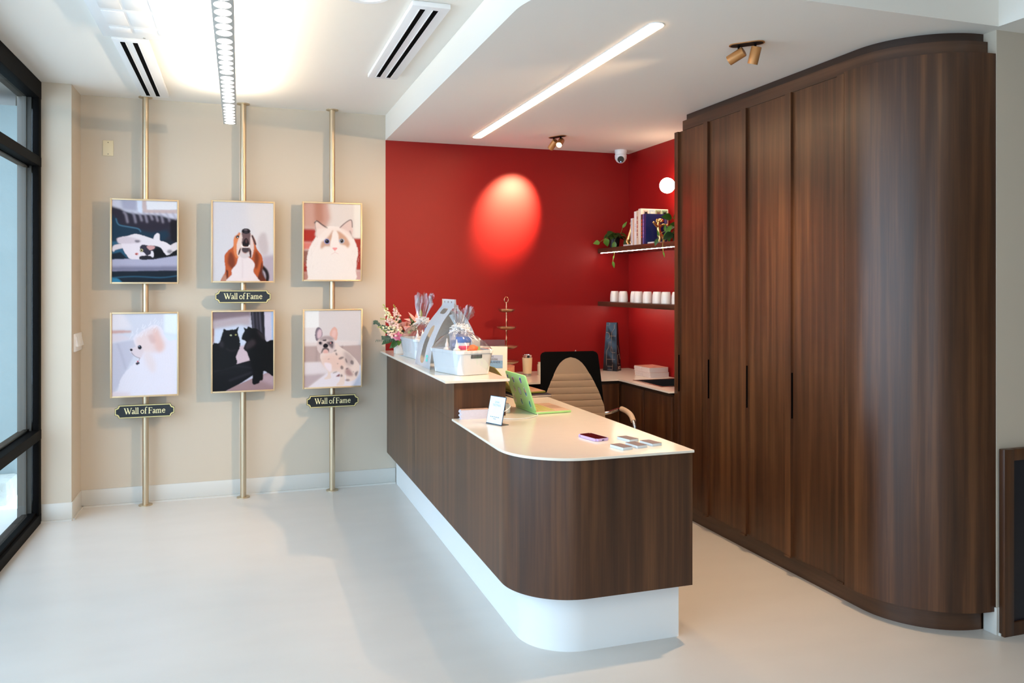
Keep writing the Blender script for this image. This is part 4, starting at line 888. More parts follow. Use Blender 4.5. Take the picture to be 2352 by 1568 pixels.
house_plant((3.06, 6.33, 1.922), 'trailing heart leaf plant in a black pot at the left end of the shelf', 3, [
    ([(0, -0.02, 0.08), (-0.06, -0.03, 0.095), (-0.11, -0.02, 0.07), (-0.15, -0.03, 0.045)], [(1.0, (-1, 0, -0.15), 0.06, 0.045, 2), (0.6, (0.35, 0, -1), 0.075, 0.055, 2)]),
    ([(0, -0.03, 0.08), (-0.04, -0.10, 0.07), (-0.07, -0.14, 0.0), (-0.072, -0.15, -0.06), (-0.085, -0.15, -0.12)], [(1.0, (0.25, 0, -1), 0.06, 0.025, 2), (0.35, (-0.1, 0, -1), 0.09, 0.04, 2), (0.6, (-0.2, 0, -1), 0.03, 0.01, 2), (0.8, (-0.3, 0, -1), 0.04, 0.012, 2)]),
    ([(0.01, -0.02, 0.09), (0.04, -0.05, 0.13), (0.05, -0.06, 0.17)], [(1.0, (0.5, -0.2, 0.8), 0.07, 0.025, 2)]),
    ([(0.02, -0.02, 0.085), (0.06, -0.05, 0.105), (0.10, -0.06, 0.09), (0.112, -0.07, 0.07)], [(1.0, (-0.7, 0, -0.75), 0.085, 0.065, 1)])], 26)
house_plant((3.14, 5.26, 1.922), 'trailing plant with glossy leaves at the right end of the shelf by the cabinet', 11, [
    ([(0, -0.02, 0.09), (-0.10, 0.0, 0.13), (-0.14, 0.03, 0.10), (-0.16, 0.05, 0.05), (-0.172, 0.06, -0.02), (-0.168, 0.06, -0.07)], [(1.0, (0.3, 0, -1), 0.05, 0.012, 2), (0.15, (-0.8, 0, 0.1), 0.08, 0.05, 0), (0.3, (-0.5, 0, -0.7), 0.09, 0.035, 2), (0.45, (0.2, 0, -1), 0.10, 0.045, 2), (0.55, (-0.1, 0, -1), 0.06, 0.03, 2)]),
    ([(0, -0.02, 0.09), (-0.08, 0.06, 0.10), (-0.15, 0.12, 0.07), (-0.16, 0.16, 0.03)], [(0.6, (0.1, 0, 1), 0.06, 0.02, 2), (1.0, (-0.4, 0, -1), 0.06, 0.03, 0), (0.85, (-0.2, 0, 1), 0.05, 0.018, 2)]),
    ([(0, 0, 0.09), (-0.06, 0.04, 0.16), (-0.10, 0.05, 0.18)], [(1.0, (-0.9, 0, 0.1), 0.085, 0.06, 0), (0.5, (-0.3, 0, 1), 0.06, 0.05, 2)]),
    ([(0, 0, 0.09), (-0.07, 0.0, 0.08), (-0.12, 0.0, 0.06)], [(1.0, (-1, 0, -0.5), 0.09, 0.06, 3), (0.6, (-0.5, 0, -1), 0.08, 0.06, 1)])], 22)

# ------------------------------------------------------------ office chair
CX, CY, CR = 2.20, 5.12, math.radians(-6)
t = thing('office_chair', 'office chair with beige ribbed leather back and chrome arms behind the desk', 'chair', (CX, CY, 0), CR)
M_LEA = mat('beige_leather', srgb(206, 178, 150), 0.42, bump=(400, 0.08, 0.001)); M_BLKF = mat('black_fabric', (0.0035, 0.0035, 0.0038), 0.85, spec=0.15)
def backcurve(z):    # y of the backrest front at height z (leans away from the camera)
    u = (z - 0.48) / 0.66; return 0.10 + 0.10 * u * u
def backsheet(w0, w1, z0, z1, ribs, off, n=60, arch=False):
    def fn(u, v):
        z = z0 + (z1 - z0) * v
        hw = (w0 + (w1 - w0) * v) / 2
        if arch: hw = archw(z)
        if not arch and z > z1 - 0.035: hw -= 0.035 * (1 - math.sqrt(max(0, 1 - ((z - z1 + 0.035) / 0.035) ** 2)))
        x = (u * 2 - 1) * hw
        r = 0.0
        if ribs and z < 0.975:
            ph = ((z - 0.52) / 0.0455) % 1.0; r = 0.009 * (abs(math.sin(PI * ph)) ** 0.22)
        return (x, backcurve(z) - off - r + 0.05 * (x / 0.25) ** 2 * 0.25, z)
    return fn
def archw(z):
    ys = [(0.50, 0.232), (0.66, 0.232), (0.75, 0.228), (0.85, 0.192), (0.93, 0.155), (0.98, 0.128), (1.02, 0.105), (1.05, 0.082), (1.07, 0.058), (1.082, 0.036), (1.090, 0.004)]
    for (a, p), (c, q) in zip(ys, ys[1:]):
        if a <= z <= c: return p + (q - p) * (z - a) / (c - a)
    return ys[0][1] if z < ys[0][0] else 0.003
b = MB(); b.sheet(backsheet(0.47, 0.42, 0.50, 1.09, True, 0.012, arch=True), 12, 300, 0.012); b.build('backrest', M_LEA, t)
b = MB(); b.sheet(backsheet(0.50, 0.425, 0.47, 1.130, False, -0.004), 14, 90, 0.02)
b.build('back_shell', M_BLKF, t)
b = MB(); b.box(-0.24, 0.24, -0.36, 0.12, 0.425, 0.475, 0.02, seg=3); b.build('seat', M_LEA, t)
for s, lb in ((-1.12, 0), (1.14, 0)):
    b = MB(); P = [(s * 0.18, 0.135, 0.69), (s * 0.235, 0.11, 0.70), (s * 0.262, 0.06, 0.722), (s * 0.275, 0.0, 0.735), (s * 0.28, -0.12, 0.728), (s * 0.28, -0.20, 0.708), (s * 0.28, -0.245, 0.66), (s * 0.278, -0.25, 0.58), (s * 0.27, -0.22, 0.46), (s * 0.22, -0.15, 0.42)]
    b.tube([p for p in spline(P, 5, False)], 0.0125, 14); a = b.build('armrest', M_CHROME, t)
    b = MB(); b.tube([p for p in spline([(s * 0.276, -0.01, 0.742), (s * 0.28, -0.10, 0.737), (s * 0.28, -0.18, 0.722), (s * 0.28, -0.222, 0.69)], 5, False)], 0.018, 14); b.build('arm_pad', M_LEA, a)
    b = MB(); b.tube([(s * 0.278, -0.25, 0.60), (s * 0.278, -0.247, 0.56), (s * 0.272, -0.232, 0.49)], 0.0185, 14); b.build('arm_sleeve', M_LEA, a)
b = MB(); b.cyl((0, -0.12, 0.09), (0, -0.12, 0.43), 0.028); b.build('gas_column', M_CHROME, t)
for k in range(5):
    a = 2 * PI * k / 5; d = Vector((math.cos(a), math.sin(a), 0)); c0 = Vector((0, -0.12, 0.10))
    b = MB(); b.tube([c0, c0 + d * 0.15 + Vector((0, 0, -0.01)), c0 + d * 0.28 + Vector((0, 0, -0.03))], [0.022, 0.018, 0.012], 10); g = b.build('leg', M_CHROME, t)
    b = MB(); b.cyl(c0 + d * 0.28 + Vector((-0.011, 0, -0.075)), c0 + d * 0.28 + Vector((0.011, 0, -0.075)), 0.025); b.build('caster', M_BLACK, g)

# ------------------------------------------------------------ things on the low desk top
ZL = 0.864
def hw_box(b, x0, x1, y0, y1, z0, z1, bev=0.002): b.box(x0, x1, y0, y1, z0, z1, bev)
# green laptop: hinge along y at x=0, base towards +x
def laptop(name_label, loc, rz, W, case, deck, keys, lean, stickers):
    t = thing('laptop', name_label, 'laptop', loc, rz, group='laptops on the desk')
    cm = mat('case_%d_%d_%d' % case, srgb(*case), 0.45); D = 0.225
    b = MB(); b.box(0, D, -W / 2, W / 2, 0.001, 0.013, 0.004); b.build('base', cm, t)
    b = MB(); b.box(0.008, D - 0.004, -W / 2 + 0.004, W / 2 - 0.004, 0.0125, 0.0145, 0.0008); dk = b.build('deck', mat('deck_%d' % deck[0], srgb(*deck), 0.4, metal=0.3), t)
    b = MB()
    for r in range(6): b.box(0.022 + r * 0.0185, 0.022 + r * 0.0185 + 0.0165, -W / 2 + 0.02, W / 2 - 0.02, 0.0145, 0.0162, 0.0012)
    b.build('keyboard', mat('keys_%d' % keys[0], srgb(*keys), 0.5), dk)
    b = MB(); b.box(0.142, D - 0.012, -0.06, 0.06, 0.0145, 0.0149); b.build('touchpad', mat('pad_%d' % deck[0], srgb(*[int(c * 0.9) for c in deck]), 0.35, metal=0.2), dk)
    R = Matrix.Translation((0, 0, 0.012)) @ Matrix.Rotation(lean, 4, 'Y')     # lid: local x up
    H = 0.222
    b = MB(); b2 = bmesh.new(); bmesh.ops.create_cube(b2, size=1)
    for v in b2.verts: v.co = Vector((H / 2 + v.co.x * H, v.co.y * W, v.co.z * 0.0075 - 0.004))
    bmesh.ops.bevel(b2, geom=[e for e in b2.edges if abs(e.verts[0].co.z - e.verts[1].co.z) > 0.001], offset=0.014, segments=5, affect='EDGES', profile=0.5)
    bmesh.ops.bevel(b2, geom=b2.edges[:], offset=0.001, segments=1, affect='EDGES')
    b.add(b2, R); lid = b.build('lid', cm, t)
    b = MB(); b3 = bmesh.new(); bmesh.ops.create_cube(b3, size=1)
    for v in b3.verts: v.co = Vector((H / 2 + v.co.x * (H - 0.02), v.co.y * (W - 0.016), -0.0082 + v.co.z * 0.001))
    b.add(b3, R); b.build('screen', mat('screen_black', (0.01, 0.01, 0.012), 0.1), lid)
    for (u, v, s, kind) in stickers:
        pts = [(v + s * 1.5 * (1 + 0.25 * math.sin(3 * a + kind)) * math.cos(a) * (0.6 if kind < 9 else 1), u + s * 1.45 * math.sin(a) * (1 + 0.2 * math.cos(2 * a + kind))) for a in np.linspace(0, 2 * PI, 20, endpoint=False)]
        def lay(scale, dz, m, off=(0, 0)):
            b = MB(); b.face([R @ Vector((u + (q[1] - u) * scale + off[1], v + (q[0] - v) * scale + off[0], 0.0 + dz)) for q in pts]); return b, m
        if kind >= 9:
            pts = [(v + s * math.cos(a), u + s * math.sin(a)) for a in np.linspace(0, 2 * PI, 28, endpoint=False)]
            b, m = lay(1.0, 0.0001, None); q = b.build('emblem', mat('emblem_rim', srgb(80, 100, 96), 0.4), lid, smooth=False)
            b, m = lay(0.93, 0.0002, None); b.build('emblem_face', mat('emblem_face', srgb(176, 206, 196), 0.4), q, smooth=False)
        else:
            edge = (225, 232, 240) if kind < 6 else (60, 50, 110)
            C = [[(20, 120, 170), (230, 140, 60), (30, 150, 130)], [(90, 70, 170), (40, 30, 110), (150, 120, 200)], [(20, 150, 140), (20, 40, 90), (60, 190, 150)], [(190, 190, 150), (150, 160, 110), (200, 200, 160)]][kind % 4]
            b, m = lay(1.0, 0.0001, None); q = b.build('sticker', mat('sticker_edge_%d' % edge[0], srgb(*edge), 0.4), lid, smooth=False)
            for k, (sc_, off) in enumerate(((0.82, (0, 0)), (0.45, (-0.15 * s, 0.35 * s)), (0.40, (0.2 * s, -0.3 * s)))):
                b, m = lay(sc_, 0.0002 + k * 0.0001, None, off); b.build('sticker_print', mat('st_%d_%d_%d' % C[k], srgb(*C[k]), 0.4), q, smooth=False)
    return t
LS = [(0.19, 0.135, 0.010, 1), (0.175, 0.055, 0.017, 0), (0.185, -0.065, 0.016, 1), (0.118, 0.078, 0.015, 3), (0.112, 0.0, 0.024, 9), (0.115, -0.085, 0.018, 4), (0.05, 0.125, 0.017, 3), (0.045, 0.02, 0.015, 2), (0.045, -0.105, 0.016, 2)]
laptop('open lime green laptop covered in stickers on the desk', (1.585, 4.468, ZL), math.radians(3), 0.312, (170, 222, 140), (216, 186, 160), (186, 186, 110), math.radians(-108), LS)
laptop('open dark olive laptop partly hidden behind the raised counter', (1.70, 5.19, ZL + 0.017), math.radians(4), 0.32, (120, 118, 50), (206, 168, 140), (150, 140, 90), math.radians(-131), [])
t = thing('notebook', 'thin dark edged notebook lying under the olive laptop', 'notebook', (1.81, 5.17, ZL), math.radians(3))
b = MB(); b.box(-0.13, 0.13, -0.19, 0.16, 0.0015, 0.014, 0.002); b.build('pages', mat('paper_grey', srgb(214, 200, 188), 0.7), t)
b = MB(); b.box(-0.134, 0.134, -0.194, 0.164, 0.0, 0.0015); b.box(-0.134, 0.134, -0.194, 0.164, 0.014, 0.016); b.build('cover', mat('dark_navy', srgb(30, 30, 50), 0.5), t)

def cable(path, r, m, label, cat='cable', name='cable'):
    b = MB(path[0]); b.tube([p for p in spline(path, 7, False)], r, 8); o = b.build(name, m); o.location = path[0]; return tag(o, label, cat)
cable([(1.60, 4.303, ZL + 0.006), (1.58, 4.26, ZL + 0.003), (1.50, 4.20, ZL + 0.003), (1.42, 4.20, ZL + 0.003), (1.36, 4.255, ZL + 0.003), (1.345, 4.305, ZL + 0.006), (1.40, 4.322, ZL + 0.022), (1.445, 4.335, ZL + 0.045), (1.452, 4.37, ZL + 0.06), (1.455, 4.42, ZL + 0.05)], 0.0022, M_WPL, 'white charging cable running from the green laptop across the desk')
t = thing('power_adapter', 'small white power adapter standing behind the raised counter end', 'adapter', (1.452, 4.44, ZL)); b = MB(); b.box(-0.022, 0.022, -0.03, 0.03, 0.0, 0.055, 0.006, seg=3); b.build('body', M_WPL, t)

# phone
t = thing('smartphone', 'smartphone in a lilac case lying face up on the desk', 'phone', (1.608, 3.555, ZL), math.radians(11.5))
b = MB(); q = bmesh.new(); bmesh.ops.create_cube(q, size=1)
for v in q.verts: v.co = Vector((v.co.x * 0.079, v.co.y * 0.158, 0.0065 + v.co.z * 0.012))
bmesh.ops.bevel(q, geom=[e for e in q.edges if abs(e.verts[0].co.z - e.verts[1].co.z) > 0.005], offset=0.011, segments=5, affect='EDGES'); bmesh.ops.bevel(q, geom=q.edges[:], offset=0.0012, segments=2, affect='EDGES')
b.add(q); b.build('case', mat('lilac_case', srgb(214, 186, 232), 0.35), t)
b = MB(); q = bmesh.new(); bmesh.ops.create_cube(q, size=1)
for v in q.verts: v.co = Vector((v.co.x * 0.070, v.co.y * 0.149, 0.0126 + v.co.z * 0.0006))
bmesh.ops.bevel(q, geom=[e for e in q.edges if abs(e.verts[0].co.z - e.verts[1].co.z) > 0.0001], offset=0.008, segments=4, affect='EDGES')
b.add(q); b.build('screen', mat('dark_red_screen', srgb(48, 14, 18), 0.08), t)
b = MB(); b.box(-0.006, 0.006, -0.0795, -0.0785, 0.004, 0.0075); b.build('port', M_BLACK, t)
b = MB(); b.box(-0.0400, -0.0392, 0.052, 0.057, 0.005, 0.009); b.build('button', M_BLACK, t)
# four little stacks of cards
M_CARDB = mat('card_back', srgb(112, 98, 98), 0.45); M_CARDS = mat('card_edges', srgb(214, 226, 234), 0.6, noise=((10, 10, 900), 0.06))
first = None
for k, (x, y, rz, lb) in enumerate([(1.632, 3.302, 12, 'front left of the four card stacks'), (1.715, 3.318, 9, 'second from front, between the other card stacks'), (1.745, 3.462, 12, 'farthest of the four card stacks, nearest the phone'), (1.800, 3.338, 10, 'nearest the right desk edge of the four card stacks')]):
    if first is None:
        t = thing('card_stack', '', 'card stack', (x, y, ZL), math.radians(rz), group='stacks of business cards at the desk corner')
        b = MB(); b.box(-0.027, 0.027, -0.047, 0.047, 0.0, 0.0125, 0.0006); b.build('cards', M_CARDS, t)
        b = MB(); b.box(-0.027, 0.027, -0.047, 0.047, 0.0125, 0.0132); b.build('top_card', M_CARDB, t); first = t
    else: t = dup(first, (x, y, ZL), math.radians(rz))
    t['label'] = 'low stack of brown cards, ' + lb
# sign holder
t = thing('sign_holder', 'small tilted acrylic sign holder with a pale notice on the desk', 'sign', (1.270, 4.075, ZL), math.radians(-66))
M_DKEDGE = mat('smoky_edge', srgb(40, 66, 90), 0.25)
b = MB(); b.box(-0.062, 0.062, -0.004, 0.05, 0.0, 0.003, 0.0005); b.build('foot', mat('smoky_acrylic', srgb(70, 78, 84), 0.2), t)
R = Matrix.Rotation(math.radians(-13), 4, 'X')
b = MB(); b.box(-0.062, 0.062, -0.0015, 0.0015, 0.002, 0.150, 0.0004, M=R); b.build('back_plate', M_DKEDGE, t)
b = MB(); b.box(-0.059, 0.059, -0.0028, -0.0017, 0.006, 0.147, M=R); nt_ = b.build('notice', mat('pale_notice', srgb(222, 236, 244), 0.35, noise=((40, 40, 40), 0.05)), t)
M_INK = mat('grey_ink', srgb(120, 140, 156), 0.5)
for txt, z, s in (('DNA', 0.118, 0.016), ('TESTING', 0.102, 0.016)):
    text_mesh(txt, s, M_INK, 'lettering', nt_, R @ Matrix.Translation((0, -0.0030, z)) @ V.copy(), 0.0001)
ink_line(0.075, 0.004, M_INK, 'print_line', nt_, R @ Matrix.Translation((0, -0.0030, 0.040)) @ V.copy(), 3); ink_line(0.02, 0.004, M_INK, 'print_line', nt_, R @ Matrix.Translation((0, -0.0030, 0.030)) @ V.copy(), 5)
# brochure pile
t = thing('leaflet_pile', 'thick pile of printed leaflets beside the small sign on the desk', 'leaflets', (1.222, 4.325, ZL), math.radians(-2))
b = MB()
for k in range(16):
    dx = 0.004 * math.sin(k * 0.9) + random.uniform(-0.001, 0.001); b.box(-0.075 + dx, 0.085 + dx, -0.048, 0.0, k * 0.0032, k * 0.0032 + 0.0031)
b.build('leaflets', mat('leaflet_edges', srgb(222, 214, 222), 0.6, noise=((60, 10, 500), 0.12)), t, smooth=False)
b = MB(); b.box(-0.074, 0.086, -0.048, 0.0, 0.0512, 0.0518); b.build('top_leaflet', mat('leaflet_top', srgb(220, 180, 160), 0.5, noise=((70, 70, 70), 0.5, 6)), t)

# ------------------------------------------------------------ things on the back counter
t = thing('travel_tumbler', 'cream travel tumbler with steel rim and base on the back counter', 'tumbler', (2.206, 6.17, ZL))
b = MB(); b.lathe((0, 0, 0), [(0.034, 0.022), (0.0355, 0.03), (0.041, 0.145), (0.0415, 0.150), (0.034, 0.150), (0, 0.15)], 36); b.build('body', mat('cream_powdercoat', srgb(238, 214, 172), 0.5), t)
b = MB(); b.lathe((0, 0, 0), [(0, 0), (0.033, 0), (0.034, 0.004), (0.0345, 0.0225), (0, 0.0225)], 36); b.build('base', M_STEEL, t)
b = MB(); b.lathe((0, 0, 0), [(0.039, 0.150), (0.0395, 0.165), (0.041, 0.173), (0.037, 0.174), (0.035, 0.165), (0, 0.163)], 36); b.build('lid', M_CHROME, t)
t = thing('tiered_stand', 'gold toned tiered serving stand with four dishes by the red wall', 'serving stand', (2.045, 6.22, ZL))
M_TRAY = mat('aged_silver', srgb(206, 184, 156), 0.28, metal=1)
for z, r in ((0.105, 0.098), (0.228, 0.088), (0.383, 0.076), (0.525, 0.066)):
    b = MB(); b.lathe((0, 0, z), [(0.008, 0.0), (r * 0.6, -0.002), (r * 0.93, 0.009), (r, 0.017), (r * 1.04, 0.0175), (r * 0.95, 0.006), (r * 0.62, -0.006), (0.008, -0.004)], 40); b.build('dish', M_TRAY, t)
prof = []
for z in np.linspace(0.0, 0.60, 60): prof.append((0.0045 + 0.0035 * abs(math.sin(z * 38)) * (0.6 + 0.4 * math.sin(z * 90)), z))
b = MB(); b.lathe((0, 0, 0), [(0, 0)] + prof + [(0, 0.60)], 16); b.lathe((0, 0, 0), [(0, 0.0), (0.05, 0.0), (0.045, 0.006), (0.012, 0.02), (0.006, 0.05)], 28); b.build('stem', mat('rose_gold', srgb(226, 170, 132), 0.2, metal=1), t)
b = MB(); b.tube([(0.017 * math.cos(a), 0.004, 0.618 + 0.024 * math.sin(a)) for a in np.linspace(0, 2 * PI, 20)], 0.0035, 8); b.build('ring_handle', MATS['rose_gold'], t)
t = thing('candle_box', 'small square box with a pink and purple landscape print', 'box', (1.99, 6.03, ZL), math.radians(8))
b = MB(); b.box(-0.042, 0.042, -0.042, 0.042, 0, 0.105, 0.001); b.build('box', mat('sunset_print', srgb(216, 150, 120), 0.4, noise=((30, 30, 9), 0.55, 8)), t)
b = MB(); b.box(-0.0425, 0.0425, -0.0425, 0.0425, 0.095, 0.108, 0.001); b.build('lid', mat('blush_lid', srgb(206, 140, 120), 0.4), t)
t = thing('tissue_box', 'tissue box with a white tissue poking up behind the office chair', 'tissue box', (2.665, 6.28, ZL))
b = MB(); b.box(-0.06, 0.06, -0.06, 0.06, 0, 0.128, 0.002); b.build('box', mat('coral_print', srgb(214, 130, 104), 0.5, noise=((30, 30, 30), 0.35)), t)
b = MB()
def tis(u, v): a = u * 2 - 1; return (a * 0.034 * (1 - v * 0.6) - 0.012 + 0.02*v, -0.01 + 0.006 * math.sin(9 * u), 0.127 + 0.068 * v * (1 - 0.4 * abs(a)))
b.sheet(tis, 10, 6, 0.0008); b.build('tissue', mat('tissue', srgb(240, 232, 228), 0.9), t)
t = thing('cream_jar', 'narrow white jar half hidden left of the office chair', 'jar', (2.335, 6.22, ZL)); b = MB(); b.lathe((0, 0, 0), [(0, 0), (0.022, 0), (0.023, 0.085), (0.018, 0.088), (0.018, 0.105), (0, 0.106)], 24); b.build('body', mat('jar_white', srgb(232, 222, 204), 0.4), t)
t = thing('greeting_card', 'pink patterned card standing just right of the chair back', 'card', (2.80, 6.25, ZL), math.radians(-15))
b = MB(); b.box(-0.045, 0.045, -0.001, 0.001, 0, 0.135, M=Matrix.Rotation(-0.08, 4, 'X')); b.build('card', mat('pink_card', srgb(226, 150, 130), 0.5, noise=((40, 40, 40), 0.3)), t)

# black foil bag with line drawings
t = thing('coffee_bag', 'tall black foil bag with gold bottle outlines on the back counter', 'bag', (3.045, 6.34, ZL), math.radians(-50))
def bagp(u, v):   # u around 0..1 , v up
    w = 0.066 * (1 - 0.28 * v); d = 0.045 * (1 - 0.72 * v)
    k = u * 4; c = [(-w, -d), (w, -d), (w, d), (-w, d), (-w, -d)]; i = min(int(k), 3); f = k - i
    x = c[i][0] + (c[i + 1][0] - c[i][0]) * f; y = c[i][1] + (c[i + 1][1] - c[i][1]) * f
    cr = 0.0035 * math.sin(v * 17 + x * 60) * math.sin(v * 5 + 1) * (math.sin(PI * f) if i in (0, 2) else 0.3)
    return (x, y + (cr if i == 0 else -cr if i == 2 else 0), v * 0.415)
b = MB(); b.sheet(bagp, 32, 30); b.box(-0.047, 0.047, -0.012, 0.012, 0.409, 0.414); b.build('bag', mat('black_foil', srgb(40, 44, 50), 0.26, metal=0.5), t)
M_GL = mat('gold_line', srgb(206, 178, 150), 0.4, metal=0.3)
def bl(pts, face=0):
    b = MB(); P = []
    for x, z in pts:
        v = z / 0.415
        if face == 0: P.append((x, bagp(0.125, v)[1] * 1.0 - 0.0 - 0.0005 + (-0.002), z))
        else: P.append((bagp(0.375, v)[0] + 0.001, x, z))
    b.tube(P, 0.0009, 5); return b.build('outline', M_GL, t)
bl(spline([(-0.03, 0.012), (-0.034, 0.02), (-0.034, 0.13), (-0.034, 0.17), (-0.018, 0.20), (-0.016, 0.215), (-0.016, 0.245), (0.004, 0.245), (0.006, 0.21), (0.018, 0.19), (0.022, 0.165), (0.022, 0.02), (0.016, 0.012), (-0.03, 0.012)], 3, False))
bl([(-0.05, 0.04), (0.05, 0.04)]); bl([(-0.03, 0.10), (0.048, 0.10)]); bl(spline([(-0.045, 0.33), (-0.02, 0.325), (-0.012, 0.30), (-0.02, 0.28), (-0.048, 0.275)], 4, False)); bl([(-0.012, 0.30), (0.045, 0.30)])
bl(spline([(0.028, 0.40), (0.028, 0.36), (0.008, 0.33), (0.006, 0.28), (0.006, 0.18), (0.012, 0.16), (0.046, 0.158)], 4, False)); bl([(-0.045, 0.39), (-0.015, 0.39), (-0.014, 0.41)])
for q in ([(-0.02, 0.14), (-0.02, 0.06), (0.02, 0.06)], [(-0.015, 0.22), (0.012, 0.15), (0.028, 0.10)], [(-0.02, 0.14), (0.02, 0.14)]): bl(q, 1)
text_mesh('XO', 0.036, mat('gold_text', srgb(220, 200, 170), 0.4), 'lettering', t, Matrix.Translation((0.0655, 0.002, 0.026)) @ Matrix.Rotation(PI / 2, 4, 'Z') @ V.copy(), 0.0003)

# booklets
t0 = None
M_PG = mat('booklet_paper', srgb(232, 220, 212), 0.7, noise=((8, 8, 700), 0.07)); M_CV = mat('booklet_cover', srgb(226, 160, 136), 0.35, noise=((26, 26, 26), 0.35, 4))
k = 0
for lv, zz in enumerate((0.0, 0.040)):
    for cx, cy, lb in ((3.168, 5.925, 'left'), (3.172, 5.80, 'right')):
        dx = -0.006 if lv else 0
        if t0 is None:
            t = thing('booklet_stack', '', 'booklets', (cx + dx, cy, ZL + zz), math.radians(4), group='stacks of booklets beside the sink')
            b = MB()
            for i in range(8): b.box(-0.088 + 0.002 * math.sin(i), 0.088, -0.058, 0.058, i * 0.0048, i * 0.0048 + 0.0046, 0.0012)
            b.build('pages', M_PG, t); b = MB(); b.box(-0.088, 0.088, -0.058, 0.058, 0.0384, 0.0392); b.build('cover', M_CV, t); t0 = t
        else: t = dup(t0, (cx + dx, cy, ZL + zz))
        t['label'] = 'block of pale booklets beside the sink, %s layer, %s side' % ('upper' if lv else 'lower', 'far' if lb == 'left' else 'near')

# ------------------------------------------------------------ things on the raised counter
ZU = 1.0745
# flyer holder stands on the worktop behind
t = thing('brochure_holder', 'clear acrylic holder with a Greek Islands flyer behind the gift basket', 'brochure holder', (1.70, 5.56, ZL), math.radians(-13))
R = Matrix.Rotation(math.radians(-9), 4, 'X')
b = MB(); b.box(-0.12, 0.115, -0.001, 0.001, 0.0, 0.345, M=R); b.box(-0.12, 0.115, -0.004, 0.035, 0, 0.003); b.build('holder', M_ACRYL, t)
b = MB(); b.box(-0.125, 0.125, -0.004, -0.0025, 0.04, 0.298, M=R @ Matrix.Rotation(math.radians(1.5), 4, 'Y')); fl = b.build('flyer', mat('flyer_paper', srgb(240, 232, 222), 0.5), t)
FR = R @ Matrix.Rotation(math.radians(1.5), 4, 'Y')
b = MB(); b.box(0.0, 0.092, -0.0052, -0.0045, 0.14, 0.235, M=FR); b.build('photo', mat('sea_photo', srgb(120, 164, 208), 0.4, noise=((10, 10, 40), 0.25, 5)), fl)
b = MB(); b.box(0.0, 0.092, -0.0056, -0.0052, 0.195, 0.235, M=FR); b.build('sky_photo', mat('sky_photo', srgb(176, 192, 220), 0.4, noise=((20, 20, 30), 0.15, 5)), fl)
for txt, x, z, s, c in (('THE', 0.010, 0.222, 0.018, (50, 50, 80)), ('GREEK', 0.028, 0.203, 0.020, (50, 50, 80)), ('ISLANDS', 0.034, 0.183, 0.020, (50, 50, 80))):
    text_mesh(txt, s, mat('ink_%d_%d' % (c[0], c[1]), srgb(*c), 0.5), 'lettering', fl, FR @ Matrix.Translation((x, -0.0062, z)) @ V.copy(), 0.0001)

for x, z, w_, h_, c in ((-0.03, 0.280, 0.06, 0.011, (230, 80, 40)), (-0.03, 0.262, 0.055, 0.004, (90, 80, 80)), (-0.03, 0.252, 0.05, 0.004, (190, 90, 70))):
    ink_line(w_, h_, mat('ink_%d_%d' % (c[0], c[1]), srgb(*c), 0.5), 'print_line', fl, FR @ Matrix.Translation((x, -0.0062, z)) @ V.copy(), int(z * 1000))
# felt A-frame pet tote
t = thing('felt_pet_carrier', 'grey felt A frame pet house with a cut out handle between the gift baskets', 'pet house', (1.29, 5.1, ZU))
M_FELT = mat('grey_felt', srgb(222, 224, 230), 0.95, noise=((120, 120, 120), 0.14, 6), bump=(300, 0.3, 0.002)); M_FELTI = mat('inner_felt', srgb(176, 176, 170), 0.95, noise=((90, 90, 90), 0.12, 5))
prof_l = [(-0.172, 0.0), (-0.162, 0.085), (-0.140, 0.175), (-0.088, 0.285), (-0.034, 0.36), (-0.008, 0.395), (-0.006, 0.435)]
prof_r = [(0.168, 0.0), (0.152, 0.10), (0.12, 0.22), (0.075, 0.31), (0.035, 0.36), (0.008, 0.395), (0.004, 0.435)]
def felt_side(prof, yn0, yf0, name, hole, slot, s):
    P = spline(prof, 22, False); n = len(P); b = MB(); nv = 120; th = 0.006
    bm = bmesh.new(); V0 = []
    for i, (x, z) in enumerate(P):
        f = z / 0.435; yn, yf = yn0[0] + (yn0[1] - yn0[0]) * f, yf0[0] + (yf0[1] - yf0[0]) * (f ** 1.0)
        V0.append([bm.verts.new((x, yn + (yf - yn) * j / nv, z)) for j in range(nv + 1)])
    for i in range(n - 1):
        for j in range(nv):
            fz = (P[i][1] + P[i + 1][1]) / 2; q = (j + 0.5) / nv
            if hole and ((q - 0.5) / 0.21) ** 4 + ((fz - 0.358) / 0.017) ** 4 < 1: continue
            if slot and ((q - (0.50 + (0.25 - fz) * 0.25)) / 0.135) ** 2 + (0 if fz > 0.05 and fz < 0.235 else ((fz - (0.235 if fz > 0.2 else 0.05)) / 0.03) ** 2) < 1: continue
            bm.faces.new([V0[i][j], V0[i + 1][j], V0[i + 1][j + 1], V0[i][j + 1]])
    bmesh.ops.solidify(bm, geom=bm.faces[:], thickness=th * s)
    b.add(bm); return b.build(name, M_FELT, t)
felt_side(prof_l, (-0.17, -0.14), (0.28, 0.16), 'left_side', True, True, 1)
felt_side(prof_r, (-0.17, -0.14), (0.28, 0.16), 'right_side', True, False, -1)
b = MB(); b.box(-0.165, 0.16, -0.16, 0.27, 0.0005, 0.006); b.build('floor_pad', M_FELTI, t)
b = MB(); b.prism([(x * 0.96, z) for x, z in spline(prof_l, 4, False)] + [(x * 0.96, z) for x, z in spline(prof_r, 4, False)[::-1]], 0.0, 0.005, Matrix.Translation((0, 0.19, 0)) @ V); 
b.build('back_panel', M_FELTI, t)
b = MB()
for k in range(3): b.box(-0.0155, -0.0125, -0.10 + k * 0.09, -0.097 + k * 0.09, 0.412, 0.424)
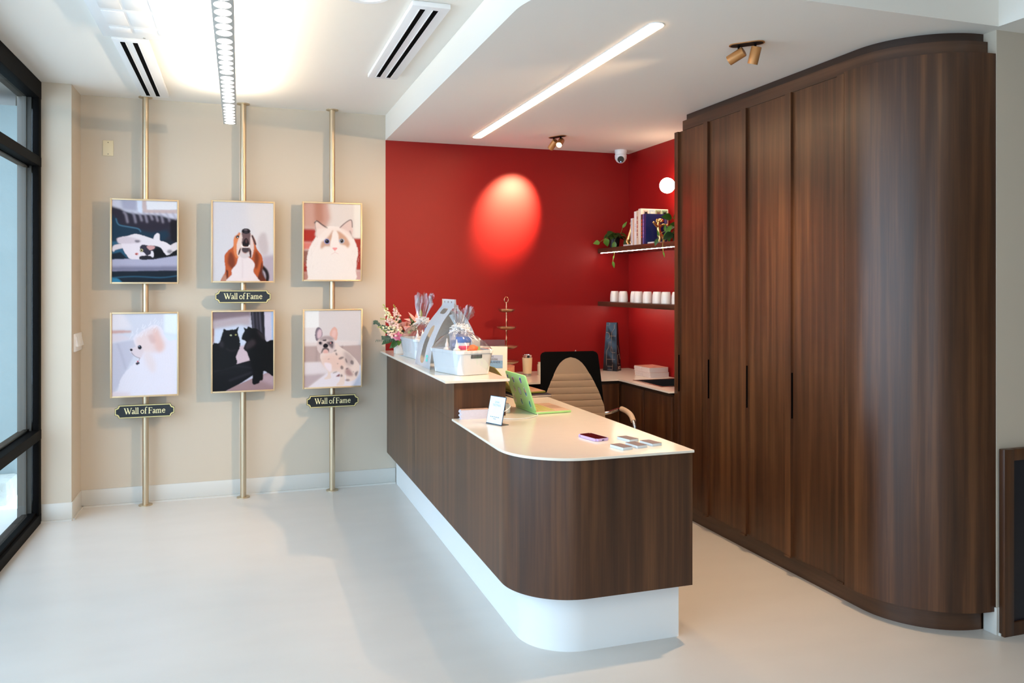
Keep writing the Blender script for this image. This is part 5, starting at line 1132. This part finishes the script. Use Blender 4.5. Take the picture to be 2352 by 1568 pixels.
b.build('stitches', mat('brown_thread', srgb(110, 80, 80), 0.8), t)
for z in (0.085, 0.062):
    b = MB(); b.tube([(-0.1705 + (z - 0.07) * 0.12, -0.075 - 0.024 + 0.048 * k / 24, z - 0.01 + 0.009 * math.sin(k * 1.3)) for k in range(25)], 0.0016, 5); b.build('printed_mark', mat('mint_print', srgb(120, 214, 200), 0.5), t)

# gift baskets
def basket(loc, rz, label, W=0.205, L=0.33):
    t = thing('gift_basket', label, 'basket', loc, rz, group='white gift baskets on the raised counter')
    H = 0.145; fl_ = 0.016
    def ring(z, gr):
        w, l = W / 2 + gr, L / 2 + gr; c = 0.03; return [(x, y, z) for a in ((w - c, l - c, 0), (-w + c, l - c, 90), (-w + c, -l + c, 180), (w - c, -l + c, 270)) for x, y in arc(a[0], a[1], c, a[2], a[2] + 90, 5)]
    lv = [(0.0, -0.006), (0.003, 0.0), (H - 0.02, fl_ * 0.86), (H - 0.018, fl_ + 0.003), (H - 0.002, fl_ + 0.005), (H, fl_ + 0.003), (H, fl_), (H - 0.01, fl_ - 0.002), (0.006, -0.003)]
    bm = bmesh.new(); rows = [[bm.verts.new(p) for p in ring(z, g)] for z, g in lv]; n = len(rows[0])
    for a, c in zip(rows, rows[1:]):
        for k in range(n): bm.faces.new([a[k], a[(k + 1) % n], c[(k + 1) % n], c[k]])
    bm.faces.new(rows[0][::-1]); bm.faces.new(rows[-1])
    b = MB(); b.add(bm); b.build('bin', mat('white_basket_plastic', srgb(226, 230, 234), 0.5, bump=(500, 0.3, 0.001)), t)
    b = MB()
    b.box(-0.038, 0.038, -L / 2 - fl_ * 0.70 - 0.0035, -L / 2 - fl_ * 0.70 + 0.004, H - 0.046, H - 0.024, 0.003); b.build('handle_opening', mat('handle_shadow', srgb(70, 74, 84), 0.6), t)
    return t
def obj_in(B, name, label, cat, dx, dy, dz, build, grp=None):
    rz = B.rotation_euler.z; l = B.location; p = Vector((l.x + dx * math.cos(rz) - dy * math.sin(rz), l.y + dx * math.sin(rz) + dy * math.cos(rz), l.z + dz))
    t = thing(name, label, cat, p, rz, group=grp); build(t); return t
def bottle_(t):
    b = MB(); b.lathe((0, 0, 0), [(0, 0), (0.021, 0), (0.023, 0.05), (0.020, 0.065), (0.010, 0.072), (0.010, 0.078)], 24); b.build('body', mat('bottle_white', srgb(238, 232, 226), 0.35), t)
    b = MB(); b.lathe((0, 0, 0), [(0.011, 0.076), (0.0105, 0.088), (0.005, 0.10), (0.003, 0.122), (0, 0.123)], 20); b.build('nozzle', mat('nozzle_white', srgb(244, 240, 236), 0.35), t)
def tub_(t):
    for nme, z0, z1, r, c in (('body', 0, 0.042, 0.044, (236, 234, 236)), ('pink_band', 0.042, 0.066, 0.0445, (222, 40, 96)), ('white_band', 0.066, 0.085, 0.0445, (236, 238, 240)), ('blue_lid', 0.085, 0.118, 0.047, (40, 104, 190))):
        b = MB(); b.lathe((0, 0, 0), [(0, z0), (r * 0.985, z0), (r, z0 + 0.002), (r, z1 - 0.002), (r * 0.98, z1), (0, z1)], 32); b.build(nme, mat('tub_' + nme, srgb(*c), 0.35), t)
def curly(t, n=46, R=0.04):
    rnd = random.Random(5)
    for k in range(n):
        a = rnd.uniform(0, 2 * PI); e = rnd.uniform(-0.5, 1.2); d = Vector((math.cos(a) * math.cos(e), math.sin(a) * math.cos(e), math.sin(e) * 0.8)); p0 = d * R * 0.3; L = rnd.uniform(0.8, 1.5) * R
        P = [p0 + d * L * s + 0.006 * Vector((math.cos(s * 14 + k), math.sin(s * 14 + k), math.sin(s * 9 + k))) - Vector((0, 0, 0.35 * L * s * s)) for s in np.linspace(0, 1, 9)]
        yield P
def cello(B, label, top, twist_w, seed, W=0.205, L=0.33):
    """clear wrap: hugs the bin, gathers at a neck and flares out again"""
    rnd = random.Random(seed); l = B.location
    t = thing('cellophane_wrap', label, 'gift wrap', l, B.rotation_euler.z, group='cellophane wraps round the gift baskets')
    n = 56; lv = []
    nx, ny, nz = 0.0, 0.02, 0.262
    def ring(z, w, l_, cx, cy, amp, ph):
        R_ = []
        for k in range(n):
            a = 2 * PI * k / n; c, s_ = math.cos(a), math.sin(a); q = (abs(c) ** 5 + abs(s_) ** 5) ** (-1 / 5)
            rr = 1 + amp * (math.sin(k * 2.3 + ph) * 0.6 + math.sin(k * 5.1 + 2 * ph) * 0.5 + rnd.uniform(-0.35, 0.35))
            R_.append((cx + w / 2 * c * q * rr, cy + l_ / 2 * s_ * q * rr, z + amp * 0.02 * math.sin(k * 3 + ph)))
        return R_
    lv.append(ring(0.004, W + 0.012, L + 0.012, 0, 0, 0.004, 0)); lv.append(ring(0.07, W + 0.038, L + 0.038, 0, 0, 0.012, 1)); lv.append(ring(0.145, W + 0.058, L + 0.058, 0, 0, 0.012, 2))
    lv.append(ring(0.175, W * 1.10, L * 1.04, 0, 0, 0.03, 3)); lv.append(ring(0.215, W * 0.80, L * 0.72, 0, 0.01, 0.05, 4)); lv.append(ring(0.245, W * 0.42, L * 0.34, nx, ny, 0.10, 5))
    lv.append(ring(nz, 0.028, 0.028, nx, ny, 0.15, 6)); lv.append(ring(nz + top * 0.35, 0.065, 0.06, nx + 0.006, ny, 0.30, 7)); lv.append(ring(nz + top * 0.7, 0.098, 0.09, nx + 0.014, ny, 0.34, 8)); 
    last = ring(nz + top, twist_w, twist_w * 0.8, nx + 0.02, ny, 0.36, 9); lv.append([(x, y, z + 0.02 * math.sin(k * 0.45 + seed) + rnd.uniform(-0.006, 0.006)) for k, (x, y, z) in enumerate(last)])
    bm = bmesh.new(); rows = [[bm.verts.new(p) for p in r] for r in lv]
    for a, c in zip(rows, rows[1:]):
        for k in range(n): bm.faces.new([a[k], a[(k + 1) % n], c[(k + 1) % n], c[k]])
    b = MB(); b.add(bm); b.build('film', M_CELLO, t)
    b = MB((-nx, -ny, -nz))
    for P in curly(t, 60, 0.042): b.tube(P, 0.0026, 5)
    o = b.build('curled_ribbon', mat('ribbon_white', srgb(244, 240, 236), 0.5), t)
    for v in o.data.vertices: v.co -= Vector((0, 0, 0))
    return t
B2 = basket((1.262, 4.708, ZU), math.radians(15), 'white gift basket nearest the camera on the raised counter')
B1 = basket((1.262, 5.79, ZU), math.radians(6), 'white gift basket between the flowers and the felt pet house')
for B, w_ in ((B2, 'front'), (B1, 'rear')):
    obj_in(B, 'tub', 'round tub with pink band and blue lid in the %s gift basket' % w_, 'tub', -0.005 if B is B2 else 0.035, -0.035 if B is B2 else -0.08, 0.100, tub_, 'tubs in the gift baskets')
    for dx, dy, k in ((-0.080, -0.12 if B is B1 else 0.035, 'left'), (-0.036 if B is B1 else -0.075, -0.10 if B is B1 else -0.075, 'right')):
        obj_in(B, 'dropper_bottle', 'white pointed dropper bottle in the %s gift basket, %s of two' % (w_, k), 'bottle', dx, dy, 0.085, bottle_, 'dropper bottles in the gift baskets')
def box_(t):
    b = MB(); b.box(-0.075, 0.07, -0.02, 0.02, 0, 0.10, 0.003, M=Matrix.Rotation(0.1, 4, 'Y')); b.build('box', mat('pale_box', srgb(222, 226, 234), 0.5), t)
def redtoy(t):
    b = MB(); b.lathe((0, 0, 0), [(0, 0), (0.028, 0), (0.034, 0.045), (0.030, 0.05), (0, 0.05)], 24); b.build('body', mat('red_tub', srgb(190, 30, 40), 0.35), t)
def orange(t):
    b = MB(); b.ball((0, 0, 0.028), 0.030, 1, 0.8, 0.95); b.ball((-0.03, 0, 0.02), 0.013); b.ball((0.026, 0, 0.035), 0.012); b.ball((0.05, 0.0, 0.014), 0.012, 2.0, 1, 0.7); b.build('body', mat('orange_rubber', srgb(240, 110, 40), 0.4), t)
def bagc(t):
    b = MB(); b.box(-0.03, 0.03, -0.006, 0.006, 0, 0.105, 0.003); b.build('pouch', mat('silver_pouch', srgb(206, 212, 216), 0.3, metal=0.4), t)
    b = MB(); b.box(-0.026, 0.026, -0.0072, -0.006, 0.035, 0.06); b.build('green_label', mat('green_label', srgb(150, 208, 110), 0.4), t)
def plush(t):
    b = MB(); b.ball((0, 0, 0.055), 0.058, 1.0, 0.8, 1.1, 28); b.ball((-0.012, -0.01, 0.125), 0.036, 1, 0.9, 0.9, 24); b.ball((-0.058, -0.01, 0.085), 0.018); b.ball((0.018, -0.01, 0.152), 0.012); b.ball((-0.044, -0.01, 0.15), 0.012)
    b.build('body', mat('lavender_plush', srgb(176, 180, 214), 0.95, noise=((160, 160, 160), 0.18), bump=(250, 0.9, 0.004)), t)
def foldr(t):
    b = MB(); b.box(-0.05, 0.05, -0.0015, 0.0015, 0, 0.175, M=Matrix.Rotation(-0.05, 4, 'Y')); b.build('leaflet', mat('leaflet_blue', srgb(206, 216, 234), 0.4), t)
    b = MB(); b.box(-0.01, 0.02, -0.0022, -0.0016, 0.14, 0.16); b.build('mark', mat('dark_mark', srgb(60, 50, 70), 0.5), t)
obj_in(B2, 'red_pot', 'small red pot at the front of the near gift basket', 'pot', -0.002, -0.135, 0.07, redtoy)
obj_in(B2, 'dog_toy', 'orange rubber dog toy resting on the red pot', 'toy', -0.002, -0.135, 0.121, orange)
obj_in(B2, 'treat_pouch', 'silver treat pouch with a green label in the near gift basket', 'pouch', 0.045, -0.09, 0.10, bagc)
obj_in(B2, 'plush_toy', 'lavender plush animal at the right of the near gift basket', 'plush toy', 0.052, 0.075, 0.075, plush)
obj_in(B2, 'leaflet', 'pale blue leaflet standing at the right edge of the near gift basket', 'leaflet', 0.048, 0.128, 0.08, foldr)
cello(B2, 'crinkled cellophane with white curly ribbon round the near gift basket', 0.125, 0.11, 1)
cello(B1, 'crinkled cellophane with white curly ribbon round the rear gift basket', 0.19, 0.10, 2)

# ------------------------------------------------------------ flower arrangement
FX, FY = 1.180, 6.185
t = thing('flower_arrangement', 'bouquet of snapdragons, roses and a lily in a white box vase', 'flowers', (FX, FY, ZU))
def fp(u, v, dy=0.0):      # drawing sheet of the bouquet -> metres from the vase foot
    return Vector(((u / 11.2 - 64) / 300 - 0.015, dy, (121 - v / 11.2) / 297))
b = MB(); b.box(-0.052, 0.052, -0.052, 0.052, 0, 0.098, 0.003); b.build('vase', mat('white_vase', srgb(236, 230, 222), 0.35), t)
rnd = random.Random(4)
C_CREAM = mat('petal_cream', srgb(240, 230, 190), 0.6, sub=0.1); C_BLUSH = mat('petal_blush', srgb(244, 208, 196), 0.6, sub=0.1); C_YG = mat('bud_green', srgb(176, 196, 80), 0.5)
C_ROSE = mat('petal_rose', srgb(240, 180, 164), 0.55, sub=0.1); C_PINK = mat('petal_pink', srgb(226, 120, 150), 0.5, sub=0.1); C_GRN = M_LEAF[0]; C_EUC = mat('eucalyptus', srgb(76, 104, 92), 0.6)
def snap(path, m, n=26):
    P = [Vector(p) for p in spline([tuple(fp(*q)) for q in path], 8, False)]
    b = MB(); b.tube(P, 0.0022, 6); st = b.build('snapdragon_stem', mat('stem_green', srgb(120, 150, 60), 0.5), t)
    b = MB(); bb = MB()
    for k in range(n):
        f = 0.12 + 0.88 * k / (n - 1); p = P[int(f * (len(P) - 1))]; s = 0.024 * (1.12 - f * 0.85); a = k * 2.4
        ax = (P[-1] - P[0]).normalized(); o1 = ax.orthogonal().normalized(); o2 = ax.cross(o1); d = (o1 * math.cos(a) + o2 * math.sin(a))
        tgt = bb if f > 0.82 else b
        c = p + d * s * 0.95
        for q in range(4 if f <= 0.82 else 1):
            off = Vector((rnd.uniform(-1, 1), rnd.uniform(-1, 1), rnd.uniform(-1, 1))) * s * 0.55
            tgt.ball(c + off, s * (0.55 if f <= 0.82 else 0.5), rnd.uniform(0.7, 1.2), rnd.uniform(0.7, 1.2), rnd.uniform(0.5, 1.1), 8)
    b.build('blossoms', m, t); bb.build('buds', C_YG, t)
snap([(700, 950, 0), (520, 560, 0.0), (380, 280, 0.0), (305, 100, 0.0)], C_CREAM); snap([(690, 760, 0.02), (680, 480, 0.02), (620, 260, 0.02), (580, 110, 0.02)], C_BLUSH)
snap([(700, 860, -0.03), (560, 620, -0.04), (400, 500, -0.05), (190, 450, -0.05)], C_BLUSH); snap([(760, 820, -0.03), (520, 740, -0.06), (300, 680, -0.07), (115, 650, -0.07)], C_CREAM, 22)
snap([(640, 900, -0.05), (520, 870, -0.07), (380, 820, -0.08), (250, 740, -0.08)], C_BLUSH, 16)
def rose(u, v, dy, s, m):
    c = fp(u, v, dy)
    b = MB(); b.ball(c, s * 0.62, 1, 1, 0.95, 14)
    for k in range(9):
        a = k * 2.4; tl = 0.35 + 0.06 * k; Rm = Matrix.Rotation(a, 4, 'Z') @ Matrix.Rotation(tl * 0.5, 4, 'Y')
        rr = s * (0.55 + 0.05 * k)
        def pet(uu, vv): th = (uu - 0.5) * 2.1; z = (vv - 0.42) * s * 1.5; r_ = rr * (1 - 0.25 * (1 - vv) ** 2) + 0.12 * s * vv ** 3; return Vector(c) + Rm @ Vector((r_ * math.cos(th), r_ * math.sin(th), z * (1 - 0.25 * abs(th))))
        b.sheet(pet, 6, 5)
    b.build('rose', m, t)
rose(820, 600, -0.01, 0.026, C_ROSE); rose(968, 595, 0.02, 0.027, C_ROSE); rose(880, 705, -0.055, 0.029, C_ROSE); rose(830, 890, -0.075, 0.026, C_ROSE)
def petals(u, v, dy, dirs, m, L, W, name):
    c = fp(u, v, dy); b = MB()
    for d in dirs: b.leaf(c, d, (0.1, -1, 0.3), L, W, 0.35)
    b.build(name, m, t)
petals(1130, 545, 0.0, [(-0.6, -0.2, 1), (-1, -0.3, 0.35), (0.25, -0.2, 1), (0.9, -0.1, 0.5), (0.55, -0.3, 0.9), (0.0, -0.9, 0.2)], mat('petal_lily', srgb(240, 170, 156), 0.5, sub=0.1), 0.088, 0.026, 'lily')
petals(1200, 570, -0.02, [(0.4, -0.3, 0.4), (-0.8, -0.3, -0.1), (0.9, -0.3, 0.2), (0.2, -0.8, 0.5)], C_CREAM, 0.05, 0.02, 'lily')
b = MB(); b.lathe(fp(1265, 480, -0.01), [(0, 0), (0.009, 0.01), (0.0135, 0.035), (0.009, 0.065), (0, 0.075)], 14); b.build('lily_bud', C_YG, t)
petals(620, 890, -0.09, [(-1, -0.3, 0.5), (1, -0.3, 0.3), (-0.5, -0.3, -1), (0.4, -0.3, -1), (0.8, -0.3, -0.4), (-0.9, -0.3, -0.3), (0.1, -0.5, 0.9)], C_PINK, 0.040, 0.026, 'alstroemeria')
b = MB()
for _ in range(60):
    c = fp(1030 + rnd.gauss(0, 55), 700 + rnd.gauss(0, 40), -0.02 + rnd.gauss(0, 0.01)); b.ball(c, 0.004, seg=6)
b.build('filler_blossom', mat('filler_cream', srgb(236, 226, 206), 0.7), t)
for path in ([(600, 860, -0.06), (440, 740, -0.07), (330, 670, -0.08), (210, 650, -0.08)], [(560, 960, -0.06), (400, 930, -0.07), (300, 930, -0.07), (220, 930, -0.07)], [(500, 900, -0.0), (300, 720, 0.03), (160, 560, 0.04), (80, 560, 0.04)], [(600, 1010, -0.09), (400, 1000, -0.09), (220, 1000, -0.08), (60, 1000, -0.07)]):
    P = [Vector(p) for p in spline([tuple(fp(*q)) for q in path], 8, False)]; b = MB(); b.tube(P, 0.0013, 5)
    thin = path[0][1] > 1005
    for k in range(3, len(P), 2):
        for s in (1, -1): b.leaf(P[k], (rnd.uniform(-.5, .2), -0.2, s), (0.3, -1, 0.2), 0.018 if not thin else 0.014, 0.015 if not thin else 0.004, 0.1)
    b.build('eucalyptus', C_EUC, t)
for u, v, dy, d, L, W, m in ((640, 1000, -0.06, (-0.6, -0.2, -0.5), 0.09, 0.05, 0), (560, 1010, -0.07, (-0.3, -0.2, -1), 0.06, 0.05, 0), (520, 960, -0.04, (-1, -0.2, -0.45), 0.09, 0.04, 1), (440, 960, -0.03, (-1, -0.1, -0.7), 0.075, 0.04, 0), (660, 990, -0.08, (-0.1, -0.2, -1), 0.045, 0.03, 2),
    (1100, 640, -0.02, (-0.5, 0, 1), 0.085, 0.022, 1), (640, 560, 0.0, (0.3, -0.2, 1), 0.05, 0.025, 0), (700, 640, -0.01, (0.2, -0.2, 1), 0.06, 0.03, 3), (870, 800, -0.08, (1, -0.2, -0.1), 0.03, 0.025, 2), (900, 780, -0.02, (0.6, 0, 0.3), 0.06, 0.05, 1), (760, 900, -0.04, (0, 0, 1), 0.06, 0.05, 3), (560, 900, -0.02, (-0.4, 0, 0.5), 0.07, 0.04, 3), (1000, 680, 0.0, (0.3, 0, 0.5), 0.06, 0.04, 3), (1040, 760, -0.0, (0.3, 0, 0.2), 0.06, 0.05, 1)):
    b = MB(); b.leaf(fp(u, v, dy), d, (0.1, -1, 0.4), L, W, 0.25); b.build('leaf', M_LEAF[m], t)
for u, v in ((800, 640), (960, 640), (880, 740), (1130, 560), (1260, 500), (700, 900), (830, 900), (620, 900)):
    b = MB(); b.tube([(0, 0, 0.097), fp(u, v, -0.01)], 0.0018, 5); b.build('stem', mat('stem_green', (0, 0, 0, 1)), t)
t = thing('business_card', 'pale blue card lying beside the rear gift basket', 'card', (1.160, 5.98, ZU), math.radians(25))
b = MB(); b.box(-0.025, 0.025, -0.045, 0.045, 0.0, 0.0012); b.build('card', mat('pale_blue_card', srgb(176, 206, 224), 0.4), t)
